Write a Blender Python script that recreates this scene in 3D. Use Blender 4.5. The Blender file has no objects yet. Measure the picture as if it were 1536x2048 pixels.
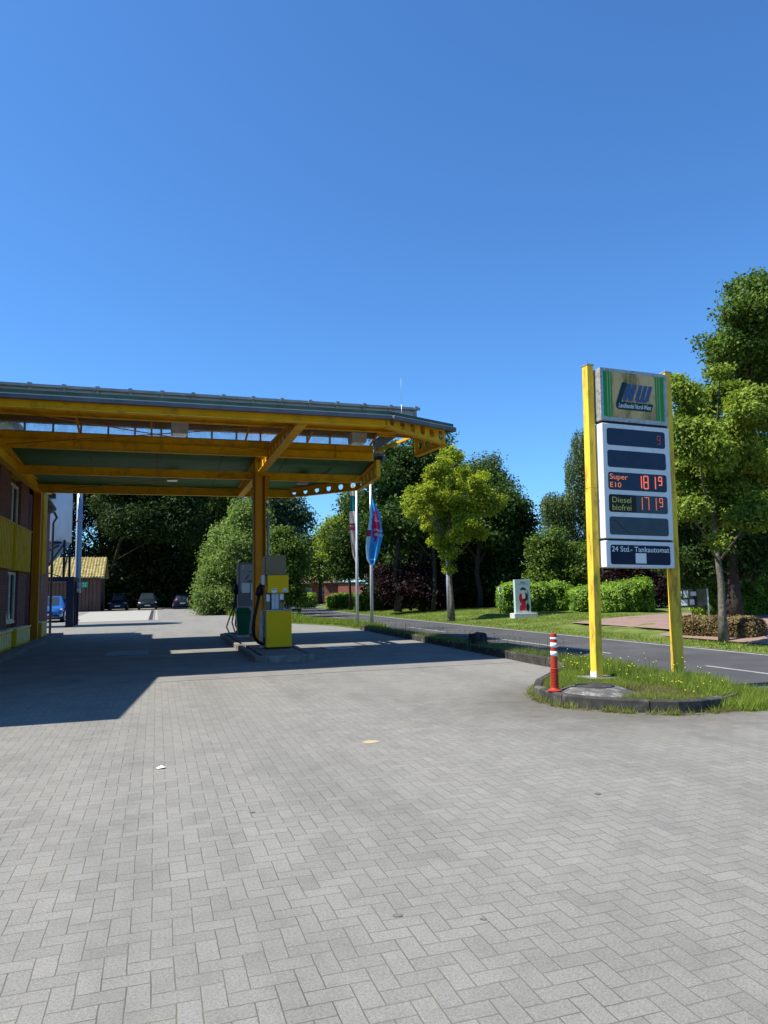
import bpy, bmesh, math, random
import numpy as np
from mathutils import Vector, Matrix, Euler
random.seed(7)
RNG = np.random.default_rng(11)
R = math.radians
S = bpy.context.scene
COL = S.collection

# ---------------------------------------------------------------- camera
CAM_H = 1.65
F_PX = 1420.0
PITCH = math.atan(156 / 1420); ROLL = R(1.15)
YAW = math.atan(458 / 1420 * math.cos(PITCH))
_f = Vector((math.sin(YAW) * math.cos(PITCH), math.cos(YAW) * math.cos(PITCH), math.sin(PITCH)))
_r0 = Vector((math.cos(YAW), -math.sin(YAW), 0)); _u0 = _r0.cross(_f)
_r = _r0 * math.cos(ROLL) - _u0 * math.sin(ROLL)
_u = _u0 * math.cos(ROLL) + _r0 * math.sin(ROLL)
CAMP = Vector((0, 0, CAM_H))
cd = bpy.data.cameras.new('camera'); cam = bpy.data.objects.new('camera', cd); COL.objects.link(cam)
m = Matrix((_r, _u, -_f)).transposed().to_4x4(); m.translation = CAMP
cam.matrix_world = m
cd.sensor_fit = 'VERTICAL'; cd.sensor_height = 36; cd.sensor_width = 27; cd.lens = 36 * F_PX / 2048
cd.clip_start = 0.05; cd.clip_end = 3000
S.camera = cam
S.render.resolution_x = 768; S.render.resolution_y = 1024

# ---------------------------------------------------------------- light
SUN = Vector((-0.65, 0.035, 1.0)).normalized()
w = bpy.data.worlds.new('World'); S.world = w; w.use_nodes = True
nt = w.node_tree; bg = nt.nodes['Background']
sky = nt.nodes.new('ShaderNodeTexSky'); sky.sky_type = 'NISHITA'; sky.sun_disc = False
sky.sun_elevation = math.asin(SUN.z); sky.sun_rotation = math.atan2(SUN.x, SUN.y)
sky.altitude = 0; sky.air_density = 1.0; sky.dust_density = 0.35; sky.ozone_density = 3.0
vm = nt.nodes.new('ShaderNodeVectorMath'); vm.operation = 'MULTIPLY'; vm.inputs[1].default_value = (.60, 1.065, 1.50)   # clear deep blue summer sky
nt.links.new(sky.outputs[0], vm.inputs[0]); nt.links.new(vm.outputs[0], bg.inputs[0]); bg.inputs[1].default_value = 0.080
ld = bpy.data.lights.new('sun', 'SUN'); ld.energy = 5.0; ld.angle = R(0.53); ld.color = (1, .945, .85)
lo = bpy.data.objects.new('sun', ld); COL.objects.link(lo)
lo.rotation_euler = (-SUN).to_track_quat('-Z', 'Y').to_euler()
S.view_settings.view_transform = 'Standard'; S.view_settings.look = 'None'
S.view_settings.exposure = 0.8; S.view_settings.gamma = 1.0

# ---------------------------------------------------------------- helpers
def ray(x, y): return _f + _r * ((x - 768) / F_PX) + _u * ((1024 - y) / F_PX)
def gp(x, y, z=0.0):
    d = ray(x, y); return CAMP + d * ((z - CAM_H) / d.z)
def at(x, y, D): return CAMP + ray(x, y) * D          # D = depth along the view axis
def tag(o, label=None, cat=None, group=None, kind=None):
    if label: o['label'] = label
    if cat: o['category'] = cat
    if group: o['group'] = group
    if kind: o['kind'] = kind
    return o
def thing(name, label, cat, loc=(0, 0, 0), rz=0, group=None):
    o = bpy.data.objects.new(name, None); COL.objects.link(o)
    o.location = loc; o.rotation_euler = (0, 0, rz); o.empty_display_size = .2
    return tag(o, label, cat, group)
def link(name, me, mats, parent=None):
    o = bpy.data.objects.new(name, me); COL.objects.link(o)
    for mm in (mats if isinstance(mats, (list, tuple)) else [mats]): me.materials.append(mm)
    if parent: o.parent = parent
    return o

class MB:
    def __init__(s): s.v = []; s.f = []; s.m = []; s.sm = []
    def add(s, vs, fs, mi=0, smooth=False):
        n = len(s.v); s.v += [tuple(p) for p in vs]
        for f in fs: s.f.append(tuple(n + i for i in f)); s.m.append(mi); s.sm.append(smooth)
        return s
    def box(s, x0, x1, y0, y1, z0, z1, mi=0):
        vs = [(x0,y0,z0),(x1,y0,z0),(x1,y1,z0),(x0,y1,z0),(x0,y0,z1),(x1,y0,z1),(x1,y1,z1),(x0,y1,z1)]
        return s.add(vs, [(0,3,2,1),(4,5,6,7),(0,1,5,4),(1,2,6,5),(2,3,7,6),(3,0,4,7)], mi)
    def bar(s, a, b, w, h=None, mi=0, up=(0,0,1)):
        h = h or w; a = Vector(a); b = Vector(b); d = (b - a).normalized(); u = Vector(up)
        if abs(d.dot(u)) > .98: u = Vector((0, 1, 0))
        sx = d.cross(u).normalized() * (w / 2); uz = sx.cross(d).normalized() * (h / 2)
        vs = [a-sx-uz, a+sx-uz, a+sx+uz, a-sx+uz, b-sx-uz, b+sx-uz, b+sx+uz, b-sx+uz]
        return s.add(vs, [(0,1,2,3),(7,6,5,4),(4,5,1,0),(5,6,2,1),(6,7,3,2),(7,4,0,3)], mi)
    def prism(s, pts, z0, z1, mi=0, top_only=False):
        n = len(pts); vs = [(p[0], p[1], z0) for p in pts] + [(p[0], p[1], z1) for p in pts]
        fs = [tuple(range(n, 2*n))]
        if not top_only:
            fs += [(i, (i+1) % n, n + (i+1) % n, n + i) for i in range(n)] + [tuple(reversed(range(n)))]
        return s.add(vs, fs, mi)
    def slab(s, pts3, dz, mi=0):      # sloped slab from 3-D polygon
        n = len(pts3); vs = [tuple(p) for p in pts3] + [(p[0], p[1], p[2] + dz) for p in pts3]
        return s.add(vs, [tuple(reversed(range(n))), tuple(range(n, 2*n))] + [(i, (i+1)%n, n+(i+1)%n, n+i) for i in range(n)], mi)
    def tube(s, pts, rad, n=8, mi=0, cap=True):
        pts = [Vector(p) for p in pts]; rs = rad if isinstance(rad, (list, tuple)) else [rad]*len(pts)
        base = len(s.v); pa = None
        for i, p in enumerate(pts):
            d = (pts[min(i+1, len(pts)-1)] - pts[max(i-1, 0)]).normalized()
            ref = Vector((0, 0, 1)) if abs(d.z) < .9 else Vector((1, 0, 0))
            a = d.cross(ref).normalized()
            if pa is not None and pa.dot(a) < 0 : a = -a
            if pa is not None:
                a = (pa - d * pa.dot(d)).normalized()
            pa = a; b = d.cross(a)
            for k in range(n):
                t = 2*math.pi*k/n; s.v.append(tuple(p + (a*math.cos(t) + b*math.sin(t))*rs[i]))
        for i in range(len(pts)-1):
            for k in range(n):
                k2 = (k+1) % n
                s.f.append((base+i*n+k, base+i*n+k2, base+(i+1)*n+k2, base+(i+1)*n+k)); s.m.append(mi); s.sm.append(True)
        if cap:
            s.f.append(tuple(base+k for k in reversed(range(n)))); s.m.append(mi); s.sm.append(False)
            e = base+(len(pts)-1)*n; s.f.append(tuple(e+k for k in range(n))); s.m.append(mi); s.sm.append(False)
        return s
    def lathe(s, prof, cx=0, cy=0, n=24, mi=None, smooth=True):
        base = len(s.v)
        for r_, z in prof:
            for k in range(n):
                t = 2*math.pi*k/n; s.v.append((cx+r_*math.cos(t), cy+r_*math.sin(t), z))
        for i in range(len(prof)-1):
            for k in range(n):
                k2 = (k+1) % n
                s.f.append((base+i*n+k, base+i*n+k2, base+(i+1)*n+k2, base+(i+1)*n+k))
                s.m.append(mi[i] if mi else 0); s.sm.append(smooth)
        s.f.append(tuple(base+k for k in reversed(range(n)))); s.m.append(0); s.sm.append(False)
        e = base+(len(prof)-1)*n; s.f.append(tuple(e+k for k in range(n))); s.m.append(mi[-1] if mi else 0); s.sm.append(False)
        return s
    def build(s, name, mats, parent=None, bevel=0):
        me = bpy.data.meshes.new(name); me.from_pydata(s.v, [], s.f)
        me.polygons.foreach_set('material_index', s.m); me.polygons.foreach_set('use_smooth', s.sm)
        me.update()
        o = link(name, me, mats, parent)
        if bevel:
            bv = o.modifiers.new('bevel', 'BEVEL'); bv.width = bevel; bv.segments = 2; bv.limit_method = 'ANGLE'
        return o

def text_part(txt, x0, x1, z0, z1, y, material, parent, name='lettering', shear=0.0, extrude=.004, M=None, bold=0.0):
    cu = bpy.data.curves.new('t', 'FONT'); cu.body = txt; cu.size = 1; cu.extrude = 0; cu.resolution_u = 4
    cu.offset = bold
    to = bpy.data.objects.new('t', cu); COL.objects.link(to)
    bpy.context.view_layer.update()
    dg = bpy.context.evaluated_depsgraph_get()
    me = bpy.data.meshes.new_from_object(to.evaluated_get(dg))
    bpy.data.objects.remove(to); bpy.data.curves.remove(cu)
    n = len(me.vertices); co = np.empty(n*3, 'f'); me.vertices.foreach_get('co', co); co = co.reshape(-1, 3)
    a = co.min(0); b = co.max(0)
    u = (co[:, 0]-a[0])/(b[0]-a[0]); v = (co[:, 1]-a[1])/(b[1]-a[1])
    out = np.zeros_like(co); out[:, 0] = x0 + u*(x1-x0) + shear*v*(z1-z0); out[:, 2] = z0 + v*(z1-z0); out[:, 1] = y
    if M is not None:
        out = np.array([tuple(M @ Vector(p)) for p in out], 'f')
    me.vertices.foreach_set('co', out.ravel()); me.materials.clear(); me.update()
    return link(name, me, material, parent)

# ---------------------------------------------------------------- materials
def new_mat(name):
    m = bpy.data.materials.new(name); m.use_nodes = True
    return m, m.node_tree, m.node_tree.nodes['Principled BSDF']
def N(nt, t, **kw):
    n = nt.nodes.new(t)
    for k, v in kw.items(): setattr(n, k, v)
    return n
def ramp(nt, fac, stops):
    r = N(nt, 'ShaderNodeValToRGB'); e = r.color_ramp.elements
    while len(e) < len(stops): e.new(0.5)
    for i, (p, c) in enumerate(stops): e[i].position = p; e[i].color = (*c, 1) if len(c) == 3 else c
    nt.links.new(fac, r.inputs[0]); return r.outputs[0]
def noise(nt, scale, detail=4, rough=.55, vec=None, dist=0):
    n = N(nt, 'ShaderNodeTexNoise'); n.inputs['Scale'].default_value = scale; n.inputs['Detail'].default_value = detail
    n.inputs['Roughness'].default_value = rough; n.inputs['Distortion'].default_value = dist
    if vec is None: vec = N(nt, 'ShaderNodeNewGeometry').outputs['Position']
    nt.links.new(vec, n.inputs['Vector']); return n.outputs[0]
def mix(nt, fac, a, b, mode='MIX'):
    m = N(nt, 'ShaderNodeMix', data_type='RGBA', blend_type=mode)
    for i, v in ((0, fac), (6, a), (7, b)):
        if isinstance(v, (int, float)): m.inputs[i].default_value = v
        elif isinstance(v, tuple): m.inputs[i].default_value = (*v, 1) if len(v) == 3 else v
        else: nt.links.new(v, m.inputs[i])
    return m.outputs[2]
def math_(nt, op, a, b=None, c=None):
    m = N(nt, 'ShaderNodeMath', operation=op)
    for i, v in enumerate((a, b, c)):
        if v is None: continue
        if isinstance(v, (int, float)): m.inputs[i].default_value = v
        else: nt.links.new(v, m.inputs[i])
    return m.outputs[0]
def bump(nt, bs, h, strength=.3, dist=.01):
    b = N(nt, 'ShaderNodeBump'); b.inputs['Strength'].default_value = strength; b.inputs['Distance'].default_value = dist
    nt.links.new(h, b.inputs['Height']); nt.links.new(b.outputs[0], bs.inputs['Normal'])
def stretch(nt, sx, sy, sz):
    g = N(nt, 'ShaderNodeNewGeometry'); v = N(nt, 'ShaderNodeVectorMath', operation='MULTIPLY')
    nt.links.new(g.outputs['Position'], v.inputs[0]); v.inputs[1].default_value = (sx, sy, sz); return v.outputs[0]

def mat(name, col, rough=.6, metal=0, var=.25, scale=6, dirt=None, dirt_amt=.5, dirt_scale=2.5, bmp=0, streak=False, fine=0, coat=0, thr=.52):
    m, nt, b = new_mat(name)
    vec = stretch(nt, 1, 1, .25) if streak else None
    f = noise(nt, scale, 5, .6, vec)
    lo = tuple(c*(1-var) for c in col); hi = tuple(min(1, c*(1+var*.7)) for c in col)
    c = ramp(nt, f, [(.3, lo), (.7, hi)])
    if dirt:
        d = noise(nt, dirt_scale, 6, .7, vec)
        df = ramp(nt, d, [(thr, (0, 0, 0)), (thr+.18, (dirt_amt,)*3)])
        c = mix(nt, df, c, dirt)
    if fine:
        c = mix(nt, fine, c, ramp(nt, noise(nt, 120, 2, .6), [(.3, (.25,.25,.25)), (.7, (.8,.8,.8))]), 'OVERLAY')
    nt.links.new(c, b.inputs['Base Color'])
    b.inputs['Roughness'].default_value = rough; b.inputs['Metallic'].default_value = metal
    if coat: b.inputs['Coat Weight'].default_value = coat; b.inputs['Coat Roughness'].default_value = .05
    b.inputs['Specular IOR Level'].default_value = .5 if metal or coat else .16
    if bmp: bump(nt, b, f, bmp)
    return m

def paver_mat(name, base, size=.1, contrast=1.0):
    m, nt, b = new_mat(name)
    g = N(nt, 'ShaderNodeNewGeometry'); sp = N(nt, 'ShaderNodeSeparateXYZ')
    wob = noise(nt, 1.3, 2, .5)
    nt.links.new(g.outputs['Position'], sp.inputs[0])
    x = math_(nt, 'ADD', math_(nt, 'DIVIDE', sp.outputs[0], size), math_(nt, 'MULTIPLY', math_(nt, 'SUBTRACT', wob, .5), .22))
    wob2 = noise(nt, 9, 1, .5)
    y = math_(nt, 'ADD', math_(nt, 'DIVIDE', sp.outputs[1], size), math_(nt, 'MULTIPLY', math_(nt, 'SUBTRACT', wob2, .5), .07))
    x = math_(nt, 'ADD', x, math_(nt, 'MULTIPLY', math_(nt, 'SUBTRACT', noise(nt, 7, 1, .5), .5), .07))
    i = math_(nt, 'FLOOR', x); j = math_(nt, 'FLOOR', y)
    fx = math_(nt, 'SUBTRACT', x, i); fy = math_(nt, 'SUBTRACT', y, j)
    k = math_(nt, 'FLOORED_MODULO', math_(nt, 'SUBTRACT', i, j), 4.0)
    eq = lambda v: math_(nt, 'COMPARE', k, float(v), .1)
    k1, k2 = eq(1), eq(2); hor = math_(nt, 'LESS_THAN', k, 1.5)
    X = math_(nt, 'ADD', fx, k1); Y = math_(nt, 'ADD', fy, k2)
    def edge(v, L): return math_(nt, 'MINIMUM', v, math_(nt, 'SUBTRACT', L, v))
    Lx = math_(nt, 'ADD', 1.0, hor); Ly = math_(nt, 'SUBTRACT', 2.0, hor)
    d = math_(nt, 'MINIMUM', edge(X, Lx), edge(Y, Ly))
    bi = math_(nt, 'SUBTRACT', i, k1); bj = math_(nt, 'SUBTRACT', j, k2)
    cb = N(nt, 'ShaderNodeCombineXYZ'); nt.links.new(bi, cb.inputs[0]); nt.links.new(bj, cb.inputs[1])
    wn = N(nt, 'ShaderNodeTexWhiteNoise', noise_dimensions='3D'); nt.links.new(cb.outputs[0], wn.inputs[0])
    c = ramp(nt, wn.outputs[0], [(0, tuple(v*.93 for v in base)), (.5, base), (1, tuple(v*1.06 for v in base))])
    # grain of the concrete
    gr = ramp(nt, noise(nt, 210, 4, .9), [(.34, (.45,)*3), (.5, (1,)*3), (.66, (1.5,)*3)])
    c = mix(nt, .85, c, gr, 'MULTIPLY')
    g2 = ramp(nt, noise(nt, 70, 4, .8), [(.34, (.70,)*3), (.5, (1,)*3), (.66, (1.26,)*3)])
    c = mix(nt, .85, c, g2, 'MULTIPLY')
    sk = ramp(nt, noise(nt, 75, 2, .5), [(.20, (.35,)*3), (.30, (1,)*3)])
    c = mix(nt, .75, c, sk, 'MULTIPLY')
    # worn patches and tyre-dark areas
    c = mix(nt, .9, c, ramp(nt, noise(nt, .55, 6, .62), [(.30, (.88, .88, .88)), (.52, (1, 1, 1)), (.72, (1.06, 1.055, 1.04))]), 'MULTIPLY')
    c = mix(nt, .8, c, ramp(nt, noise(nt, 3.1, 5, .7), [(.33, (.86, .86, .87)), (.5, (1, 1, 1)), (.7, (1.06, 1.06, 1.05))]), 'MULTIPLY')
    c = mix(nt, .9, c, ramp(nt, noise(nt, 2.2, 3, .5), [(.16, (.5, .5, .5)), (.24, (1, 1, 1))]), 'MULTIPLY')
    tr = noise(nt, 1.0, 5, .6, stretch(nt, 1.3, .12, 1))       # long worn wheel paths
    c = mix(nt, .9, c, ramp(nt, tr, [(.36, (.88, .88, .885)), (.5, (1, 1, 1)), (.66, (1.05, 1.045, 1.035))]), 'MULTIPLY')
    # dirt and crumbs trodden in around the sign island
    dv = N(nt, 'ShaderNodeVectorMath', operation='DISTANCE'); nt.links.new(stretch(nt, .8, 1, 0), dv.inputs[0]); dv.inputs[1].default_value = (5.2, 8.9, 0)
    dd = math_(nt, 'ADD', dv.outputs['Value'], math_(nt, 'MULTIPLY', math_(nt, 'SUBTRACT', noise(nt, 1.6, 6, .65), .5), 2.2))
    c = mix(nt, 1.0, c, ramp(nt, math_(nt, 'DIVIDE', dd, 5.0), [(.25, (.60, .58, .54)), (.42, (.86, .85, .83)), (.58, (1, 1, 1))]), 'MULTIPLY')
    # joints (width varies, some filled with sand, some with moss)
    jw = math_(nt, 'ADD', .026, math_(nt, 'MULTIPLY', noise(nt, 5, 3, .6), .055))
    jm = math_(nt, 'SUBTRACT', 1.0, N_smooth(nt, d, jw))
    jc = ramp(nt, noise(nt, 2.5, 3, .6), [(.35, tuple(v*.36 for v in base)), (.5, tuple(v*.60 for v in base)), (.66, (base[0]*.62, base[1]*.66, base[2]*.45))])
    c = mix(nt, math_(nt, 'MULTIPLY', jm, contrast), c, jc)
    nt.links.new(c, b.inputs['Base Color']); b.inputs['Roughness'].default_value = .88
    b.inputs['Specular IOR Level'].default_value = .3
    h = math_(nt, 'ADD', math_(nt, 'MULTIPLY', math_(nt, 'SUBTRACT', 1.0, jm), 1.0), math_(nt, 'MULTIPLY', noise(nt, 160, 3, .7), .28))
    h = math_(nt, 'ADD', h, math_(nt, 'MULTIPLY', wn.outputs[0], .25))
    bump(nt, b, h, .55, .004)
    return m
def N_smooth(nt, v, w_):
    mr = N(nt, 'ShaderNodeMapRange', interpolation_type='SMOOTHSTEP')
    nt.links.new(v, mr.inputs[0]); mr.inputs[1].default_value = 0.0
    if isinstance(w_, (int, float)): mr.inputs[2].default_value = w_
    else: nt.links.new(w_, mr.inputs[2])
    return mr.outputs[0]

def brick_mat(name, c1, c2, mortar, bw=.25, bh=.0833):
    m, nt, b = new_mat(name)
    g = N(nt, 'ShaderNodeNewGeometry'); sp = N(nt, 'ShaderNodeSeparateXYZ'); sn = N(nt, 'ShaderNodeSeparateXYZ')
    nt.links.new(g.outputs['Position'], sp.inputs[0]); nt.links.new(g.outputs['Normal'], sn.inputs[0])
    isx = math_(nt, 'GREATER_THAN', math_(nt, 'ABSOLUTE', sn.outputs[0]), .5)
    u = math_(nt, 'ADD', math_(nt, 'MULTIPLY', sp.outputs[1], isx), math_(nt, 'MULTIPLY', sp.outputs[0], math_(nt, 'SUBTRACT', 1.0, isx)))
    cb = N(nt, 'ShaderNodeCombineXYZ'); nt.links.new(u, cb.inputs[0]); nt.links.new(sp.outputs[2], cb.inputs[1])
    br = N(nt, 'ShaderNodeTexBrick'); nt.links.new(cb.outputs[0], br.inputs[0])
    br.inputs['Color1'].default_value = (*c1, 1); br.inputs['Color2'].default_value = (*c2, 1); br.inputs['Mortar'].default_value = (*mortar, 1)
    br.inputs['Scale'].default_value = 1; br.inputs['Brick Width'].default_value = bw; br.inputs['Row Height'].default_value = bh
    br.inputs['Mortar Size'].default_value = .006; br.inputs['Mortar Smooth'].default_value = .3
    c = mix(nt, .7, br.outputs[0], ramp(nt, noise(nt, 3, 5, .6), [(.3, (.75,)*3), (.7, (1.15,)*3)]), 'MULTIPLY')
    nt.links.new(c, b.inputs['Base Color']); b.inputs['Roughness'].default_value = .85
    bump(nt, b, math_(nt, 'SUBTRACT', 1.0, br.outputs[1]), .5, .008)
    return m

def leaf_mat(name, dark, light, transl=.35, rough=.6):
    m, nt, b = new_mat(name)
    a = N(nt, 'ShaderNodeAttribute', attribute_name='tint')
    c = ramp(nt, a.outputs['Fac'], [(0, dark), (1, light)])
    c = mix(nt, .8, c, ramp(nt, noise(nt, .7, 3, .6), [(.3, (.72, .74, .7)), (.7, (1.18, 1.16, 1.05))]), 'MULTIPLY')
    nt.links.new(c, b.inputs['Base Color']); b.inputs['Roughness'].default_value = rough
    b.inputs['Specular IOR Level'].default_value = .15
    t = N(nt, 'ShaderNodeBsdfTranslucent')
    nt.links.new(mix(nt, 1.0, c, (1.5, 1.6, .7), 'MULTIPLY'), t.inputs[0])
    ms = N(nt, 'ShaderNodeMixShader'); ms.inputs[0].default_value = transl
    nt.links.new(b.outputs[0], ms.inputs[1]); nt.links.new(t.outputs[0], ms.inputs[2])
    nt.links.new(ms.outputs[0], nt.nodes['Material Output'].inputs[0])
    return m

def glass_mat(name, col=(.02, .025, .03), rough=.05, alpha=1.0):
    m, nt, b = new_mat(name)
    b.inputs['Base Color'].default_value = (*col, 1); b.inputs['Roughness'].default_value = rough
    b.inputs['Specular IOR Level'].default_value = .8; b.inputs['Alpha'].default_value = alpha
    return m
def emis_mat(name, col, st, base=(.05, .01, .01)):
    m, nt, b = new_mat(name); b.inputs['Base Color'].default_value = (*base, 1)
    b.inputs['Emission Color'].default_value = (*col, 1); b.inputs['Emission Strength'].default_value = st
    return m

M = {}
M['paver'] = paver_mat('grey_block_paving', (.196, .189, .167))
M['concrete'] = mat('slab_concrete', (.187, .18, .163), .85, var=.18, scale=1.2, dirt=(.12, .115, .11), dirt_amt=.55, dirt_scale=.8, fine=.35, bmp=.05)
M['white_concrete'] = mat('pale_concrete', (.30, .29, .255), .85, var=.12, scale=1.5, dirt=(.25, .24, .22), fine=.3)
M['asphalt'] = mat('asphalt', (.066, .066, .067), .85, var=.2, scale=.6, dirt=(.12, .12, .12), dirt_amt=.5, dirt_scale=.25, fine=.5, bmp=.1)
M['marking'] = mat('road_paint', (.30, .30, .28), .7, var=.2, scale=4, dirt=(.12, .12, .12), dirt_amt=.7, dirt_scale=6)
M['grass_ground'] = mat('grass_ground', (.10, .135, .026), .9, var=.45, scale=1.3, dirt=(.16, .14, .07), dirt_amt=.6, dirt_scale=2.5, fine=.5, bmp=.3)
M['soil'] = mat('soil', (.10, .085, .06), .95, var=.4, scale=5, fine=.5, bmp=.4)
M['pink_paving'] = mat('pink_paving', (.23, .155, .13), .85, var=.15, scale=2, dirt=(.2, .16, .13), fine=.4)
M['kerb_dark'] = mat('weathered_kerb', (.048, .045, .040), .85, var=.4, scale=7, dirt=(.20, .19, .16), dirt_amt=.6, dirt_scale=3, bmp=.3, fine=.3)
M['kerb_light'] = mat('island_kerb', (.20, .19, .17), .85, var=.35, scale=6, dirt=(.12, .11, .1), dirt_amt=.7, dirt_scale=3, bmp=.2, fine=.3)
M['yellow'] = mat('ochre_steel_paint', (.80, .41, .006), .55, var=.16, scale=2.2, dirt=(.22, .12, .02), dirt_amt=.5, dirt_scale=3.5)
M['yellow_light'] = mat('bright_yellow_cladding', (.62, .40, .008), .45, var=.14, scale=3, dirt=(.25, .17, .02), dirt_amt=.4)
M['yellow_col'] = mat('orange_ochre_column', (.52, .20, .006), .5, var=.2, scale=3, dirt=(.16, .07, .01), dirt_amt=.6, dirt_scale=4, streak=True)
M['yellow_sign'] = mat('faded_yellow_post', (.80, .52, .050), .6, var=.22, scale=5, dirt=(.13, .10, .035), dirt_amt=.8, dirt_scale=7, streak=True, thr=.50)
M['yellow_pump'] = mat('pump_yellow', (.74, .44, .002), .5, var=.05, scale=2)
M['beige'] = mat('pump_beige', (.20, .15, .085), .45, var=.1, scale=3)
M['green_soffit'] = mat('green_soffit', (.045, .17, .055), .6, var=.25, scale=1.1, dirt=(.05, .10, .05), dirt_amt=.5)
M['green_fascia'] = mat('green_fascia', (.045, .085, .06), .7, var=.3, scale=3, dirt=(.10, .11, .09), dirt_amt=.5, dirt_scale=2)
M['gutter'] = mat('grey_gutter', (.13, .13, .15), .5, var=.2, scale=3, dirt=(.07, .07, .07))
M['trim'] = mat('pale_metal_edge', (.50, .50, .50), .4, metal=.4, var=.15, scale=3)
M['galv'] = mat('galvanised_steel', (.42, .44, .46), .45, metal=.5, var=.15, scale=6)
M['steel_dark'] = mat('dark_steel', (.06, .06, .065), .5, metal=.4, var=.2)
M['roof_top'] = mat('roof_felt', (.10, .11, .10), .9, var=.3, scale=2)
M['lant_frame'] = mat('lantern_frame', (.30, .31, .31), .5, var=.2, scale=4, dirt=(.12, .12, .11))
M['lant_glass'] = glass_mat('wired_glass', (.55, .62, .66), .12, .38)
def sky_glass():
    m, nt, b = new_mat('dusty_clerestory_glass'); t = N(nt, 'ShaderNodeBsdfTransparent'); tl = N(nt, 'ShaderNodeBsdfTranslucent'); tl.inputs[0].default_value = (.9, .93, .95, 1)
    ms = N(nt, 'ShaderNodeMixShader'); nt.links.new(ramp(nt, noise(nt, 5, 4, .6), [(.3, (.15,)*3), (.7, (.4,)*3)]), ms.inputs[0])
    nt.links.new(t.outputs[0], ms.inputs[1]); nt.links.new(tl.outputs[0], ms.inputs[2]); nt.links.new(ms.outputs[0], nt.nodes['Material Output'].inputs[0]); return m
M['sky_glass'] = sky_glass()
M['lamp_box'] = mat('lamp_housing', (.42, .38, .32), .5, var=.15, scale=8, dirt=(.15, .12, .08), dirt_amt=.5)
M['lamp_glass'] = glass_mat('lamp_lens', (.55, .53, .48), .15)
M['brick'] = brick_mat('red_brick', (.20, .055, .040), (.13, .038, .03), (.17, .14, .12))
M['brick_dark'] = brick_mat('dark_red_brick', (.12, .045, .035), (.09, .035, .03), (.10, .09, .08))
M['white_frame'] = mat('white_window_frame', (.62, .62, .60), .4, var=.08, dirt=(.3, .28, .25), dirt_amt=.4)
M['window'] = glass_mat('window_glass', (.015, .02, .022), .04)
M['cream'] = mat('cream_slats', (.80, .72, .42), .5, var=.1)
M['black_rubber'] = mat('black_rubber', (.012, .012, .014), .45, var=.2)
M['black'] = mat('black_plastic', (.018, .018, .02), .4, var=.2)
M['white'] = mat('white_paint', (.68, .69, .70), .45, var=.06, scale=3, dirt=(.3, .29, .26), dirt_amt=.35, dirt_scale=6)
M['white_plain'] = mat('white_lettering', (.72, .72, .70), .6, var=.03)
M['silo_white'] = mat('silo_white', (.62, .66, .74), .5, var=.06, scale=1, dirt=(.4, .42, .45), streak=True)
M['alu_frame'] = mat('aluminium_frame', (.40, .40, .39), .45, metal=.35, var=.2, scale=12, dirt=(.10, .09, .06), dirt_amt=.8, dirt_scale=8)
M['navy'] = mat('navy_panel', (.008, .012, .04), .35, var=.2, scale=3)
M['slate'] = mat('dark_display_glass', (.022, .038, .075), .22, var=.18, scale=4)
M['slate2'] = mat('grey_display_glass', (.045, .065, .085), .22, var=.18, scale=4)
M['tan'] = mat('faded_logo_board', (.58, .40, .19), .6, var=.12, scale=3, dirt=(.13, .10, .03), dirt_amt=.85, dirt_scale=5, streak=True, thr=.47)
M['logo_green'] = mat('stripe_green', (.01, .26, .07), .5, var=.12)
M['logo_dark'] = mat('logo_bottle_green', (.004, .045, .055), .5, var=.1)
M['logo_blue'] = mat('logo_blue', (.045, .10, .22), .5, var=.1)
M['led'] = emis_mat('red_led', (1, .20, .09), .50)
M['led_dim'] = emis_mat('dim_red_led', (.8, .18, .14), .10)
M['led_orange'] = emis_mat('orange_letters', (1, .28, .10), .32, (.4, .1, .05))
M['olive_text'] = mat('yellow_lettering', (.55, .52, .12), .6, var=.05)
M['red'] = mat('bollard_red', (.40, .045, .022), .45, var=.12, dirt=(.2, .05, .03), dirt_amt=.5)
M['bollard_white'] = mat('reflective_white', (.75, .75, .75), .35, var=.06, dirt=(.4, .38, .35), dirt_amt=.4)
M['bin_green'] = mat('bin_green', (.01, .11, .05), .4, var=.15)
M['roof_moss'] = mat('roof', (.3, .3, .1))
M['wood_dark'] = mat('dark_boards', (.11, .065, .05), .8, var=.3, scale=3, streak=True)
M['navy_steel'] = mat('navy_steel', (.009, .016, .038), .45, var=.2)
M['car_blue'] = mat('blue_car_paint', (.01, .11, .38), .25, metal=.3, var=.04, coat=1)
M['car_black'] = mat('black_car_paint', (.008, .011, .02), .4, var=.05)
M['car_dark'] = mat('dark_blue_car_paint', (.012, .017, .035), .4, var=.05)
M['car_glass'] = glass_mat('car_glass', (.02, .03, .035), .03)
M['headlight'] = glass_mat('headlight_lens', (.6, .62, .65), .08)
M['tail'] = mat('tail_lamp', (.45, .02, .03), .2, var=.05)
M['plate'] = mat('number_plate', (.6, .6, .58), .5, var=.05)
M['bark'] = mat('bark', (.13, .115, .09), .9, var=.5, scale=9, dirt=(.28, .27, .22), dirt_amt=.6, dirt_scale=12, bmp=.5)
M['bark_dark'] = mat('dark_bark', (.045, .038, .03), .95, var=.4, scale=6, bmp=.4)
M['pole_alu'] = mat('flagpole_aluminium', (.60, .61, .62), .35, metal=.3, var=.06)
M['teal'] = mat('teal_cloth', (.01, .13, .14), .8, var=.15)
M['cloth_beige'] = mat('beige_cloth', (.62, .52, .42), .8, var=.15)
M['cloth_maroon'] = mat('maroon_cloth', (.25, .02, .05), .8, var=.15)
M['cloth_blue'] = mat('blue_cloth', (.04, .30, .68), .8, var=.15)
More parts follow.
